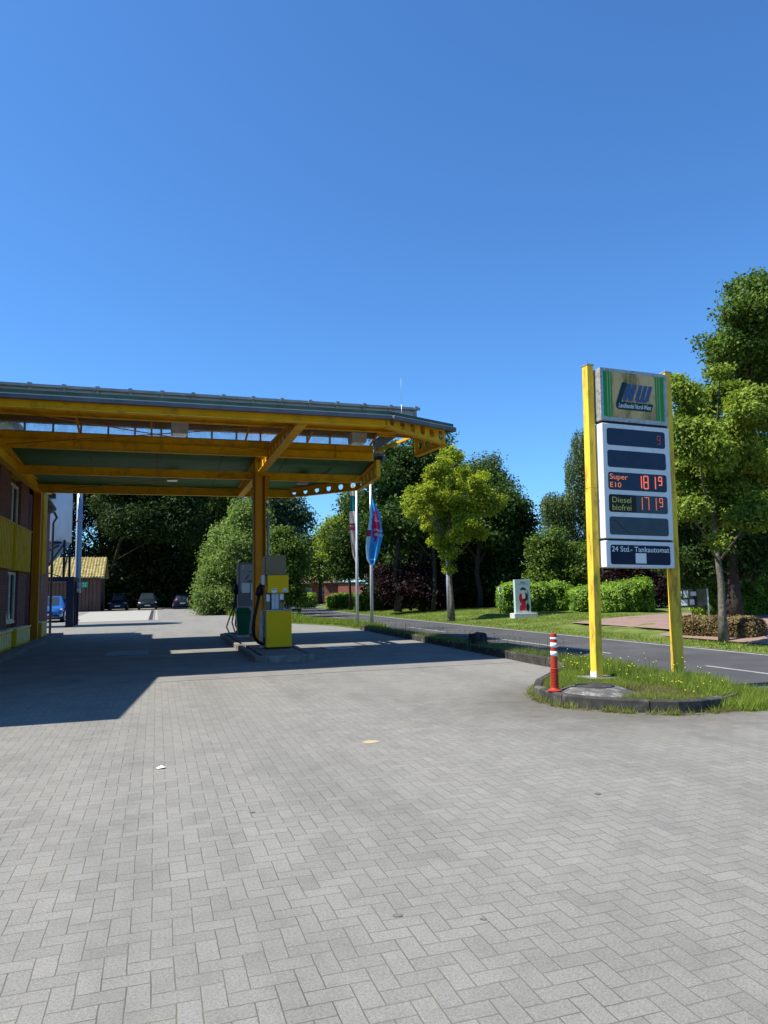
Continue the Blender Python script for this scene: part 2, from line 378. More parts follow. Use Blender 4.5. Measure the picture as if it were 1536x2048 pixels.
M['cloth_sky'] = mat('pale_blue_cloth', (.42, .70, .82), .8, var=.12)
M['cloth_red'] = mat('crimson_cloth', (.42, .03, .10), .8, var=.2, scale=12)
M['stele'] = mat('stele_pale_green', (.40, .50, .48), .6, var=.06)
M['stele_base'] = mat('stele_concrete', (.5, .5, .47), .8, var=.15)
M['stone_black'] = mat('charred_stone', (.03, .03, .03), .9, var=.6, scale=14, dirt=(.15, .15, .14), dirt_amt=.7, dirt_scale=9, bmp=.6)
M['mound'] = mat('bitumen_mound', (.10, .097, .09), .9, var=.5, scale=10, dirt=(.34, .33, .30), dirt_amt=.8, dirt_scale=9, bmp=.5, fine=.4)
M['house_red'] = brick_mat('house_brick', (.30, .09, .07), (.25, .075, .06), (.25, .15, .12))
M['house_roof'] = mat('house_roof_tiles', (.17, .10, .085), .8, var=.25, scale=3)
M['salmon'] = mat('salmon_panel', (.45, .16, .12), .7, var=.1)
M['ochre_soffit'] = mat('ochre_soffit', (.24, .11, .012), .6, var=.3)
# foliage
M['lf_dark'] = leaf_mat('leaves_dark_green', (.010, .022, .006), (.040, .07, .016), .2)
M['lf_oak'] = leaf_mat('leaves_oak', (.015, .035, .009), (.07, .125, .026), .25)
M['lf_grey'] = leaf_mat('leaves_grey_green', (.04, .07, .035), (.13, .18, .09), .26)
M['lf_bamboo'] = leaf_mat('leaves_pale_green', (.06, .11, .025), (.25, .33, .10), .32)
M['lf_maple'] = leaf_mat('leaves_yellow_green', (.09, .14, .012), (.44, .48, .05), .36)
M['lf_linden'] = leaf_mat('leaves_fresh_green', (.055, .10, .014), (.31, .385, .06), .36)
M['lf_mid'] = leaf_mat('leaves_mid_green', (.035, .07, .013), (.16, .235, .045), .3)
M['lf_willow'] = leaf_mat('leaves_birch', (.04, .065, .028), (.15, .20, .08), .3)
M['lf_hedge'] = leaf_mat('leaves_laurel', (.055, .12, .014), (.27, .41, .06), .32)
M['lf_hedge_bright'] = leaf_mat('leaves_bright_hedge', (.10, .17, .015), (.26, .36, .05), .3)
M['lf_purple'] = leaf_mat('leaves_copper', (.012, .005, .007), (.035, .014, .017), .2)
M['lf_brown'] = leaf_mat('leaves_brown_hedge', (.06, .042, .02), (.27, .20, .09), .2)
M['lf_grass'] = leaf_mat('grass_blades', (.085, .13, .018), (.26, .33, .06), .35)
M['lf_dry'] = leaf_mat('dry_grass_blades', (.09, .085, .04), (.24, .21, .10), .3)
M['lf_lav'] = leaf_mat('grey_weeds', (.05, .065, .045), (.15, .16, .11), .25)
M['dandelion'] = mat('dandelion_yellow', (.75, .62, .03), .7, var=.1)
# ================================================================ SETTING
def structure(name, mb, mats): return tag(mb.build(name, mats), kind='structure')
ZR = -.12
structure('ground', MB().prism([(-900,-300),(900,-300),(900,1500),(-900,1500)], -.2, -.17, top_only=True), M['grass_ground'])
# forecourt block paving, running up to the kerbs
structure('forecourt_paving', MB().prism([(-25,-12),(8.45,-12),(8.45,7.9),(8.3,29.5),(8.1,33.2),(6.9,36.9),(6.2,47),(5.1,53),(4.2,71),(5,100),(-25,100)], -.15, 0), M['paver'])
mb = MB()
XJ = [-3.8, -.06, 3.0, 8.2]
for i in range(3):
    for a, b in ((14.35, 20.1), (20.115, 30.35)):
        mb.prism([(XJ[i]+.008, a), (XJ[i+1]-.008, a), (XJ[i+1]-.008, b), (XJ[i]+.008, b)], -.01, .005)
structure('concrete_slab', mb, M['concrete'])
structure('weighbridge_slab', MB().prism([(-5.6,49.3),(-.5,49.3),(-.5,79.5),(-6.5,79.5)], -.01, .006), M['white_concrete'])
structure('weighbridge_edge', MB().box(-.5,-.25,49.3,79.5,-.01,.012).box(-.06,.1,49.3,79.5,-.01,.012, 1).box(-5.6,.1,49.0,49.25,-.01,.012,1), [M['steel_dark'], M['white_concrete']])
# road: polyline of centre points, curving away to the right
RC = [(-40, 11.35), (0, 11.35), (30, 11.35), (42, 11.42), (52, 11.65), (62, 12.1), (72, 13.0), (84, 15.0), (96, 18.6), (108, 24), (120, 32), (135, 46), (155, 70)]
def road_pt(i, off):
    y, x = RC[i]; y0, x0 = RC[max(i-1, 0)]; y1, x1 = RC[min(i+1, len(RC)-1)]
    t = Vector((x1-x0, y1-y0)).normalized(); return (x + t.y*off, y - t.x*off)
def strip(mb, o0, o1, z, mi=0, i0=0, i1=None):
    i1 = i1 or len(RC)-1
    for i in range(i0, i1):
        a, b = road_pt(i, o0), road_pt(i, o1); c, d = road_pt(i+1, o1), road_pt(i+1, o0)
        mb.add([(*a, z), (*b, z), (*c, z), (*d, z)], [(0, 1, 2, 3)], mi)
mb = MB(); strip(mb, -2.95, 3.12, ZR); structure('road', mb, M['asphalt'])
mb = MB(); strip(mb, 2.80, 2.94, ZR+.004)
y = 3.0
def rx(y):
    for i in range(len(RC)-1):
        if RC[i][0] <= y <= RC[i+1][0]:
            t = (y-RC[i][0])/(RC[i+1][0]-RC[i][0]); return RC[i][1]*(1-t)+RC[i+1][1]*t
    return RC[-1][1]
for y0, y1 in ((2,5),(8.6,12.8),(16.2,23.5),(27.5,32),(36,40.5),(44.5,48.5),(53,57),(62,66),(71,75)):
    mb.add([(rx(y0)-.06,y0,ZR+.004),(rx(y0)+.06,y0,ZR+.004),(rx(y1)+.06,y1,ZR+.004),(rx(y1)-.06,y1,ZR+.004)], [(0,1,2,3)])
structure('road_marking', mb, M['marking'])

# far verge with a low bank
def bank(name, xs, zs, y0, y1, n, m_, off=0):
    me_v = []; ny = n
    for j in range(ny+1):
        y = y0+(y1-y0)*j/ny; base = rx(y)+3.12
        for x, z in zip(xs, zs):
            me_v.append((base+x, y, z + (.05*math.sin(y*1.3+x)*(x > .6) + .03*math.sin(y*3.1+x*2)*(x > .6))))
    k = len(xs); f = [(j*k+i, j*k+i+1, (j+1)*k+i+1, (j+1)*k+i) for j in range(ny) for i in range(k-1)]
    mb = MB(); mb.add(me_v, f, 0, True); return structure(name, mb, m_)
BX = [0, .5, 1.2, 2.2, 3.4, 5.0, 7, 10, 30, 90]; BZ = [ZR+.002, ZR+.03, -.06, .02, .12, .22, .28, .30, .3, .3]
def bank_z(x, y):
    return float(np.interp(x-(rx(y)+3.12), BX, BZ))
bank('grass_verge', BX, BZ, -30, 150, 180, M['grass_ground'])
# pink paved forecourt opposite
def on_bank(pts, dz): return [(x, y, bank_z(x, y)+dz) for x, y in pts]
mb = MB()
P0 = [(15.6,25.3),(15.9,20.5),(15.9,14.0),(15.4,9),(15.4,3),(40,3),(40,27),(24,29),(19,27.5)]
for i in range(14):                                        # strips that follow the bank
    ya = 3+24*i/14; yb = 3+24*(i+1)/14
    for xa, xb in ((15.7,17),(17,18.5),(18.5,20),(20,22),(22,25),(25,32)):
        if yb > 21 and xa < 15.8 + (yb-21)*.2: continue
        mb.add([(xa,ya,bank_z(xa,ya)+.05),(xb,ya,bank_z(xb,ya)+.05),(xb,yb,bank_z(xb,yb)+.05),(xa,yb,bank_z(xa,yb)+.05)], [(0,1,2,3)])
structure('footpath', mb, M['pink_paving'])

# near verge between forecourt and road and the island of the price sign
ISL = [(8.3,29.3),(8.12,24),(7.95,18),(7.82,14.5),(7.8,13.0),(7.32,12.0),(6.66,11.2),(5.92,10.4),(5.53,9.8),(5.42,9.3),(5.42,8.87),(5.62,8.5),(5.9,8.18),(6.13,7.98),(6.4,7.79),(6.7,7.75),(7.1,7.80),(7.7,8.1),(8.2,8.8),(8.42,12),(8.45,29.5)]
structure('verge', MB().prism(ISL[:-1]+[(8.5,29.3)], -.15, .135), M['soil'])
structure('rear_verge', MB().prism([(8.3,29.3),(8.12,33.0),(6.95,36.7),(6.25,47),(5.15,53),(4.25,71),(5,100),(40,140),(22,106),(13.2,87),(10.0,72),(8.7,52),(8.5,40),(9.5,35.0),(9.5,29.3)], -.15, .06), M['grass_ground'])
mb = MB()
def kerb_run(mb, pts, w_, z0, z1, step=.95, gap=.014):
    P = [Vector((p[0], p[1], 0)) for p in pts]; closed = (P[0]-P[-1]).length < 1e-4
    Q = []; cum = 0                                     # resample into pieces of about .3 m, mitred at the bends
    for a, b in zip(P[:-1], P[1:]):
        n = max(1, round((b-a).length/.3))
        for i in range(n): Q.append(a.lerp(b, i/n))
    Q.append(P[-1]); n = len(Q); nr = []
    for i in range(n):
        p = Q[i-1] if i else (Q[-2] if closed else Q[0]); q = Q[i+1] if i < n-1 else (Q[1] if closed else Q[-1])
        t = (q-p).normalized(); nr.append(Vector((t.y, -t.x, 0)))
    h = z1; acc = 0; per = max(1, round(step/.3)); ch = .018
    for i in range(n-1):
        a, b = Q[i], Q[i+1]; t = (b-a).normalized()
        if i % per == 0: h = z1+random.uniform(-.007, .007); sh = random.uniform(-.006, .006)
        a2 = a+t*(gap/2 if i % per == 0 else 0)+nr[i]*sh; b2 = b-t*(gap/2 if i % per == per-1 else 0)+nr[i+1]*sh
        hw = w_/2
        prof = [(-hw, z0), (-hw, h-ch), (-hw+ch, h), (hw-ch, h), (hw, h-ch), (hw, z0)]
        vs = [(a2+nr[i]*o) .to_tuple()[:2]+(z,) for o, z in prof]+[(b2+nr[i+1]*o).to_tuple()[:2]+(z,) for o, z in prof]
        fs = [(k, k+1, k+7, k+6) for k in range(5)]
        if i % per == 0: fs.append((5, 4, 3, 2, 1, 0))
        if i % per == per-1 or i == n-2: fs.append((6, 7, 8, 9, 10, 11))
        mb.add(vs, fs)
front = [(5.43,9.3),(5.43,8.87),(5.63,8.5),(5.91,8.18),(6.14,7.98),(6.41,7.79),(6.72,7.75),(7.15,7.82)]
kerb_run(mb, [(7.32,12.0),(6.66,11.2),(5.92,10.4),(5.53,9.8)]+front, .13, -.1, .17, .8)
structure('island_kerb', mb, M['kerb_dark'])
mb = MB(); kerb_run(mb, ISL[0:5], .14, -.1, .19, 1.0)
structure('verge_kerb', mb, M['kerb_dark'])
# pavement along the building
structure('pavement', MB().box(-4.6,-3.86,10.9,33.2,-.05,.12), M['concrete'])
structure('pavement_kerb', MB().box(-3.857,-3.74,10.9,33.2,-.05,.125), M['kerb_light'])
# fuel island
isl = [(2.55,17.0),(3.4,16.95),(3.62,17.2),(3.66,18),(3.66,27.6),(3.4,28.1),(2.65,28.1),(2.35,27.5),(2.3,18.2),(2.32,17.3)]
structure('fuel_island', MB().prism([(2.45,17.15),(3.5,17.1),(3.52,27.9),(2.5,27.9)], -.02, .15), M['concrete'])
mb = MB(); kerb_run(mb, isl+[isl[0]], .14, -.05, .156, 1.0); structure('fuel_island_kerb', mb, M['kerb_light'])
# drains set into the slab
mb = MB(); mb.box(-1.3,-.2,21.0,22.6,.006,.012,0)
for i in range(2):
    for j in range(22): mb.box(-1.26+j*.048, -1.236+j*.048, 21.12+i*.75, 21.75+i*.75, .013, .02, 1)
tag(mb.build('drain_grate', [M['steel_dark'], M['navy_steel']]), 'long steel drain grate set in the shaded concrete slab left of the pumps', 'drain')
mb = MB(); mb.box(4.6,5.5,19.8,20.8,.006,.014,0).box(4.66,5.44,19.86,20.74,.015,.02,1)
for k in range(3): mb.box(4.6+k*.31,4.62+k*.31,19.8,20.8,.0205,.024,0)
tag(mb.build('tank_cover', [M['steel_dark'], mat('tank_cover_blue_grey', (.25,.30,.33), .5, var=.2)]), 'square grey blue metal cover in the slab right of the fuel island', 'manhole cover')

M['oil'] = mat('oil_on_concrete', (.13, .13, .125), .8, var=.3, scale=40)
# small marks on the paving (real litter and stains)
def blotch(name, c, rad, z, m_, label, cat, n=22, elong=1.6):
    mb = MB(); vs = [(c[0], c[1], z)]
    for k in range(n):
        t = 2*math.pi*k/n; r_ = rad*(random.uniform(.55, 1.15)); vs.append((c[0]+r_*elong*math.cos(t), c[1]+r_*math.sin(t), z))
    mb.add(vs, [(0, 1+k, 1+(k+1) % n) for k in range(n)]); o = mb.build(name, m_); return tag(o, label, cat)
blotch('paint_stain', (2.27,7.67), .075, .004, mat('pale_yellow_stain', (.42,.35,.20), .9, var=.25, scale=20), 'pale yellow paint stain on the grey block paving in the middle of the forecourt', 'stain')
mb = MB(); mb.add([(.03,7.30,.006),(.09,7.29,.015),(.11,7.34,.006),(.07,7.37,.02),(.02,7.35,.006)], [(0,1,2,3,4)])
tag(mb.build('paper_scrap', M['white_plain']), 'crumpled white scrap of paper lying on the block paving', 'litter')
for i, p in enumerate([(965,1838),(797,1832),(503,1625),(1195,1588)]):
    c = gp(*p)
    blotch('oil_spot', (c.x, c.y), .020+.004*(i % 2), .003+.0005*i, M['oil'], ['small dark oil spot on the pavers near the bottom centre of the photo','fainter dark oil spot left of the larger one near the bottom centre','small dark spot on the pavers below the paper scrap to its right','tiny dark spot on the pavers between sign island and bottom edge'][i], 'stain', 12, 1.3)

# ================================================================ CANOPY
YF, YB = 15.65, 28.5
XW = -4.35
Y, YC, YL = 'yellow', None, None
canopy = thing('petrol_canopy', 'large ochre yellow steel petrol station canopy with green soffit on one central column', 'canopy', (3.13, 23.3, 0))
cp = lambda o: (setattr(o, 'parent', canopy), setattr(o, 'matrix_parent_inverse', Matrix.Translation((-3.13, -23.3, 0))), o)[2]
def ibeam(mb, a, b, zb, zt, fl=.16, tw=.02, tf=.02):
    a = Vector((*a, 0)); b = Vector((*b, 0)); t = (b-a).normalized(); n = Vector((t.y, -t.x, 0))
    def plate(off, hw, z0, z1):
        v = [a+n*(off-hw), a+n*(off+hw), b+n*(off+hw), b+n*(off-hw)]
        mb.slab([(p.x, p.y, z0) for p in v], z1-z0)
    plate(0, fl/2, zb, zb+tf); plate(0, fl/2, zt-tf, zt); plate(0, tw/2, zb+tf, zt-tf)
def castell(mb, a, b, zb, zt0, zt1, holes, tw=.025, fl=.16, ry=.30, squeeze=.34, ends=0.0):
    """beam with a row of round holes in its web; top edge runs from zt0 to zt1"""
    A = Vector((*a, 0)); B = Vector((*b, 0)); L = (B-A).length; t = (B-A)/L; n = Vector((t.y, -t.x, 0))*(tw/2)
    cw = L/holes; NS = 24
    for h in range(holes):
        s0, s1 = h*cw, (h+1)*cw
        top = lambda s: zt0+(zt1-zt0)*s/L
        zc = (zb+top((s0+s1)/2))/2+.0; rr = min((top((s0+s1)/2)-zb)*ry, cw*squeeze)
        rim = []; hole = []
        corners = []
        for k in range(NS):
            an = 2*math.pi*(k+.5)/NS; cx_, cz_ = math.cos(an), math.sin(an)
            hole.append(((s0+s1)/2+rr*cx_, zc+rr*cz_))
            hw = cw/2; hh_up = None
            # intersect ray with the cell outline
            kx = hw/abs(cx_) if abs(cx_) > 1e-6 else 1e9
            sx_ = (s0+s1)/2
            if cz_ > 0:
                # top edge: z = top(s)
                slope = (zt1-zt0)/L; kz = (top(sx_)-zc)/(cz_-slope*cx_) if (cz_-slope*cx_) > 1e-6 else 1e9
            else: kz = (zc-zb)/(-cz_) if cz_ < -1e-6 else 1e9
            kk = min(kx, kz); rim.append((sx_+kk*cx_, zc+kk*cz_))
        def P3(p, sgn): q = A+t*p[0]+n*sgn; return (q.x, q.y, p[1])
        vs = [P3(p, 1) for p in rim]+[P3(p, 1) for p in hole]+[P3(p, -1) for p in rim]+[P3(p, -1) for p in hole]
        fs = []
        for k in range(NS):
            k2 = (k+1) % NS
            fs += [(k, k2, NS+k2, NS+k), (2*NS+k2, 2*NS+k, 3*NS+k, 3*NS+k2), (NS+k, NS+k2, 3*NS+k2, 3*NS+k)]
        mb.add(vs, fs)
        # corner triangles
        for (cs, cz2) in ((s0, zb), (s1, zb), (s0, top(s0)), (s1, top(s1))):
            near = sorted(range(NS), key=lambda k: (rim[k][0]-cs)**2+(rim[k][1]-cz2)**2)[:2]
            for sg in (1, -1):
                mb.add([P3(rim[near[0]], sg), P3(rim[near[1]], sg), P3((cs, cz2), sg)], [(0, 1, 2)])
    nn = Vector((t.y, -t.x, 0))*(fl/2)
    for z0a, z0b, dz in ((zb-.02, zb-.02, .022), (zt0, zt1, .02)):
        v = [(A-nn, z0a), (A+nn, z0a), (B+nn, z0b), (B-nn, z0b)]
        mb.slab([(p.x, p.y, z) for p, z in v], dz)
rf = lambda y: 5.68+.13*(y-YF)          # underside of front roof
rb = lambda y: 5.72+.06*(YB-y)          # underside of rear roof
# lateral beams (named after what they are)
def lateral(name, y, zb, zt, x1=6.4, mats=None, fl=.16):
    mb = MB(); ibeam(mb, (XW, y), (x1, y), zb, zt, fl); return cp(mb.build(name, mats or M['yellow']))
lateral('edge_beam', YF, 5.47, 5.80, 5.1); lateral('edge_beam', YB, 5.47, 5.78, 5.05)
lateral('purlin', 17.35, 5.74, 5.93, 7.1, fl=.12); cp((lambda mb: (ibeam(mb, (5.9, 18.9), (7.0, 18.9), 5.99, 6.09, .08), mb)[1])(MB()).build('purlin', M['yellow'])); lateral('purlin', 24.35, 5.50, 5.76, 6.9)
mb = MB(); ibeam(mb, (XW, 21.0), (6.42, 21.0), 5.68, 5.93, .14); ibeam(mb, (XW, 21.03), (6.42, 21.03), 5.935, 6.145, .10)
for x in (-2.2, .1, 5.2): mb.box(x, x+.02, 20.93, 21.0, 5.70, 6.15)
cp(mb.build('double_beam', M['yellow']))
# cut-corner ends with round holes
for nm, a, b, z0, z1, nh in (('end_beam', (5.12,YF), (7.3,17.3), 5.80, 5.93, 6), ('end_beam', (7.3,17.3), (7.12,18.95), 5.93, 6.1, 4),
                         ('end_beam', (5.07,YB), (7.32,25.85), 5.80, 5.88, 6), ('end_beam', (7.32,25.85), (7.12,22.75), 5.88, 6.02, 5)):
    mb = MB(); castell(mb, a, b, 5.48, z0, z1, nh); cp(mb.build(nm, M['yellow_sign'] if False else M['yellow']))
cp(MB().box(7.05,7.17,18.93,18.99,5.46,6.12).build('end_post', M['yellow'])); cp(MB().box(7.04,7.18,22.7,22.76,5.46,6.05).build('end_post', M['yellow']))
# main cantilever over the column (castellated, narrow tall slots)
mb = MB(); castell(mb, (3.13,YF+.1), (3.13,23.3), 5.48, 5.70, 6.02, 13, fl=.24, ry=.36, squeeze=.30)
castell(mb, (3.13,23.3), (3.13,YB-.1), 5.48, 6.02, 5.78, 10, fl=.24, ry=.36, squeeze=.30); mb.box(3.02,3.24,23.15,23.4,5.48,6.02)
cp(mb.build('cantilever_beam', M['yellow']))
mb = MB(); ibeam(mb, (-4.2,YF), (-4.2,YB), 5.48, 5.85, .2); cp(mb.build('wall_beam', M['yellow']))
mb = MB()
mb.box(2.97,3.00,23.10,23.48,.15,5.46).box(3.33,3.36,23.10,23.48,.15,5.46).box(3.00,3.33,23.27,23.30,.15,5.46)
mb.box(3.10,3.125,22.98,23.27,.15,5.46).box(3.0,3.22,22.96,22.98,.15,5.46)
mb.add([(3.30,23.2,5.46),(3.52,23.2,5.46),(3.30,23.2,4.2),(3.30,23.24,5.46),(3.52,23.24,5.46),(3.30,23.24,4.2)], [(0,2,1),(3,4,5),(0,1,4,3),(1,2,5,4)])
mb.box(2.9,3.36,22.9,23.55,.15,.19)
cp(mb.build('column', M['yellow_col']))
cp(MB().tube([(3.47,23.35,.15),(3.47,23.35,4.25)], .045, 10).build('downpipe', M['galv']))
# roofs: outlines with the cut corners
def roof(name, outline, zf, th, m_, off=0):
    mb = MB(); mb.slab([(x, y, zf(y)) for x, y in outline], th); return cp(mb.build(name, m_))
OF = [(XW-.1,YF-.12),(5.18,YF-.12),(7.5,17.25),(7.3,19.0),(6.5,19.0),(6.5,17.35),(XW-.1,17.35)]
OF2 = [(XW-.1,YF-.12),(5.18,YF-.12),(7.5,17.25),(6.5,17.25),(XW-.1,17.25)]
roof('front_roof', [(XW-.1,YF-.1),(5.17,YF-.1),(7.45,17.27),(6.47,17.27),(XW-.1,17.27)], lambda y: rf(y)+.06, .055, M['roof_top'])
roof('front_roof', [(6.47,17.275),(7.45,17.275),(7.25,19.0),(6.47,19.0)], lambda y: rf(y)+.058, .055, M['roof_top'])
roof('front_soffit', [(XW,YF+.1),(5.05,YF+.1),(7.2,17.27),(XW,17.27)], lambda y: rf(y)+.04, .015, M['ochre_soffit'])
OB = [(XW-.1,22.4),(7.25,22.6),(7.5,25.9),(5.15,YB+.12),(XW-.1,YB+.12)]
roof('rear_roof', OB, lambda y: rb(y)+.09, .10, M['roof_top'])
mb = MB()
xs = [XW, -2.1, -.05, 2.0, 4.1, 5.9]
ys = [22.4, 24.3, 28.4]
for i in range(len(xs)-1):
    for a, b in zip(ys[:-1], ys[1:]):
        x0, x1 = xs[i]+.008, xs[i+1]-.008
        if xs[i+1] > 5 and b > 26: x1a, x1b = x1, min(x1, 5.05)
        else: x1a = x1b = x1
        mb.slab([(x0,a+.005,rb(a)+.06),(x1a,a+.005,rb(a)+.06),(x1b,b-.005,rb(b)+.06),(x0,b-.005,rb(b)+.06)], .015)
mb.slab([(5.908,22.4,rb(22.4)+.06),(7.0,22.6,rb(22.6)+.06),(7.2,25.9,rb(25.9)+.06),(5.908,27.3,rb(27.3)+.06)], .015)
cp(mb.build('soffit_panel', M['green_soffit']))
# fascia + gutter running round the edges
def edge_run(name, path, zf, z0, z1, out, m_, th=.03):
    mb = MB()
    for (a, b) in zip(path[:-1], path[1:]):
        A = Vector((*a, 0)); B = Vector((*b, 0)); t = (B-A).normalized(); n = Vector((t.y, -t.x, 0))
        A2 = A-t*0.0; B2 = B+t*.012
        v = [A2+n*(out-th), A2+n*out, B2+n*out, B2+n*(out-th)]
        zs = [zf(A.y), zf(A.y), zf(B.y), zf(B.y)]
        mb.slab([(p.x, p.y, z+z0) for p, z in zip(v, zs)], z1-z0)
    return cp(mb.build(name, m_))
PF = [(XW-.1,YF-.12),(5.18,YF-.12),(7.5,17.25),(7.3,19.0)]
edge_run('fascia', PF, rf, .055, .155, .03, M['green_fascia'])
edge_run('gutter', PF, rf, -.045, .033, .12, M['gutter'], .13)
edge_run('edge_trim', PF, rf, .036, .05, .125, M['trim'], .14)
PB = [(7.25,22.6),(7.5,25.9),(5.15,YB+.12),(XW-.1,YB+.12)]
edge_run('fascia', PB, rb, .09, .24, .03, M['green_fascia']); edge_run('gutter', PB, rb, -.02, .07, .12, M['gutter'], .13)
# raised glazed lantern
mb = MB(); mb.slab([(XW-.1,17.2,6.36),(6.52,17.2,6.36),(6.52,21.15,6.43),(XW-.1,21.15,6.43)], .03).box(XW-.1,6.56,17.14,17.2,6.35,6.41,0).box(XW-.1,6.56,21.15,21.2,6.41,6.47,0)
cp(mb.build('lantern_roof', M['lant_frame']))
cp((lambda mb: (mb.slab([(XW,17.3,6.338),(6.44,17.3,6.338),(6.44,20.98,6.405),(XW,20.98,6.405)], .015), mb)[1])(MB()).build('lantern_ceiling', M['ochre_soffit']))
post_x = [6.45-.71*k for k in range(16) if 6.45-.71*k > XW]
mb = MB(); mb.box(XW,6.5,17.22,17.28,6.03,6.08); mb.box(XW,6.5,21.0,21.06,6.148,6.165)
for x in post_x:
    mb.box(x-.03,x+.03,17.20,17.28,6.04,6.355); mb.box(x-.025,x+.025,21.0,21.06,6.165,6.425); mb.box(x-.045,x+.045,17.12,17.2,6.36,6.435)
cp(mb.build('lantern_frame', M['lant_frame']))
mb = MB(); mb.box(XW,6.44,17.245,17.255,6.08,6.35); cp(mb.build('lantern_glass', M['lant_glass']))
mb = MB(); mb.box(XW,6.44,21.03,21.04,6.165,6.425); cp(mb.build('lantern_glass', M['sky_glass']))
mb = MB(); mb.box(6.465,6.485,17.3,21.0,6.0,6.355); cp(mb.build('lantern_end', M['lant_frame']))
# struts, bracing rods
for x in (-2.1,-.2,2.45,4.3,6.3): cp(MB().bar((x,20.95,6.16), (x,20.0,6.36), .05).build('strut', M['yellow']))
cp(MB().bar((6.45,20.9,5.95), (7.05,19.1,6.08), .07).build('strut', M['yellow']))
for a, b, z in (((2,818),(527,904),5.72), ((12,888),(596,850),5.72), ((80,942),(462,984),5.62), ((100,980),(470,948),5.62)):
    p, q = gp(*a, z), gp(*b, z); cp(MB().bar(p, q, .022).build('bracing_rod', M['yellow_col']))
for y in (21.6, 22.3): pass
cp(MB().box(-3,3,21.55,21.6,6.16,6.2).box(-1,-.95,21.2,22.4,6.16,6.2).box(2,2.05,21.2,22.4,6.16,6.2).build('gap_batten', M['lant_frame']))
# floodlights hanging under the canopy
fl = [((.5,18.5,5.83), 'boxy floodlight under the front canopy half, left of the column'), ((5.2,18.5,5.80), 'boxy floodlight under the front canopy half near its right end'),
      ((.47,26.0,5.80), 'boxy floodlight under the rear green soffit, left of the column'), ((5.05,25.5,5.72), 'flat floodlight under the rear green soffit, right of the column')]
for i, (p, lb) in enumerate(fl):
    t = thing('floodlight', lb, 'floodlight', p, 0, 'floodlights under the canopy')
    MB().add([(-.2,-.22,-.13),(.2,-.22,-.13),(.2,.22,-.13),(-.2,.22,-.13),(-.22,-.24,.13),(.22,-.24,.13),(.22,.24,.13),(-.22,.24,.13)],
             [(0,3,2,1),(4,5,6,7),(0,1,5,4),(1,2,6,5),(2,3,7,6),(3,0,4,7)]).build('housing', M['lamp_box'], t, .012)
    MB().box(-.17,.17,-.19,.19,-.15,-.131).build('lens', M['lamp_glass'], t)
    MB().bar((0,0,.13), (0,0,.28 if i < 2 else .2), .05).build('bracket', M['steel_dark'], t)
for p, lb in (((2.55,18.2,5.93), 'small black camera under the canopy beside the big cantilever beam'), ((3.9,18.2,5.93), 'small black camera under the canopy right of the cantilever beam')):
    t = thing('security_camera', lb, 'camera', p)
    MB().box(-.09,.09,-.1,.1,-.05,.06).build('housing', M['black'], t, .01); MB().tube([(0,-.1,0),(0,-.16,-.02)], .03, 10).build('lens', M['window'], t)
    MB().bar((0,0,.06), (0,0,.16), .03).build('bracket', M['steel_dark'], t)
# antenna on the roof
t = thing('antenna', 'thin whip antenna standing on the right end of the canopy roof', 'antenna', (5.95,16.9,6.0))
MB().tube([(0,0,0),(0,0,.4)], .009, 6).build('mast', M['galv'], t); MB().tube([(0,0,.4),(0,0,1.1)], .003, 5).build('whip', M['galv'], t)
# ================================================================ BRICK BUILDING ON THE LEFT
def child_of(root, o):
    o.parent = root; o.matrix_parent_inverse = Matrix.Translation(-Vector(root.location)); return o
bd = thing('brick_building', 'two storey red brick building with yellow cladding at the left edge of the canopy', 'building', (-4.5, 22, 0))
bc = lambda o: child_of(bd, o)
bc(MB().box(-16,-4.5,11.0,34.0,-.1,5.45).box(-16,-4.5,17.0,27.0,5.45,6.9).build('wall', M['brick']))
mb = MB(); mb.add([(-16,33.32,5.45),(-4.35,33.32,5.2),(-4.35,27,5.95),(-16,27,6.5)], [(0,1,2,3)]); mb.slab([(-16,27.0,5.9),(-4.2,27.0,5.9),(-4.2,33.5,5.35),(-16,33.5,5.9)], .12)
mb.box(-16,-4.15,17.0,27.0,6.9,7.0); mb.slab([(-16,10.6,5.55),(-4.15,10.6,5.55),(-4.15,17.0,6.6),(-16,17.0,6.6)], .14); bc(mb.build('roof', M['roof_top']))
PER = 3.27
for k in range(-4, 2):
    y0 = 24.3+PER*k
    # brick pier between the window bays
    bc(MB().box(-4.498,-4.35,y0+1.72,y0+PER-.02 if k < 1 else 30.1,.12,5.86 if k > -3 else 5.5).build('pier', M['brick']))
    if k == 1: continue
    for z0, z1, nm in ((3.95,5.28,'window'), (.88,2.46,'window')):
        f = MB(); yA, yB = y0+.05, y0+1.66
        f.box(-4.498,-4.42,yA,yA+.09,z0,z1).box(-4.498,-4.42,yB-.09,yB,z0,z1).box(-4.498,-4.42,yA+.09,yB-.09,z0,z0+.09).box(-4.498,-4.42,yA+.09,yB-.09,z1-.09,z1)
        f.box(-4.498,-4.425,yA+.72,yA+.82,z0+.09,z1-.09)
        fo = bc(f.build(nm, M['white_frame'], None, .006))
        g = MB().box(-4.499,-4.455,yA+.09,yA+.72,z0+.09,z1-.09).box(-4.499,-4.455,yA+.82,yB-.09,z0+.09,z1-.09).build('pane', M['window'])
        g.parent = fo; g.matrix_parent_inverse = fo.matrix_parent_inverse.copy(); g.matrix_parent_inverse = Matrix.Identity(4)
        bc(MB().box(-4.5,-4.40,yA-.02,yB+.02,z0-.05,z0-.002).build('sill', M['cream'] if z0 < 1 else M['white_frame']))
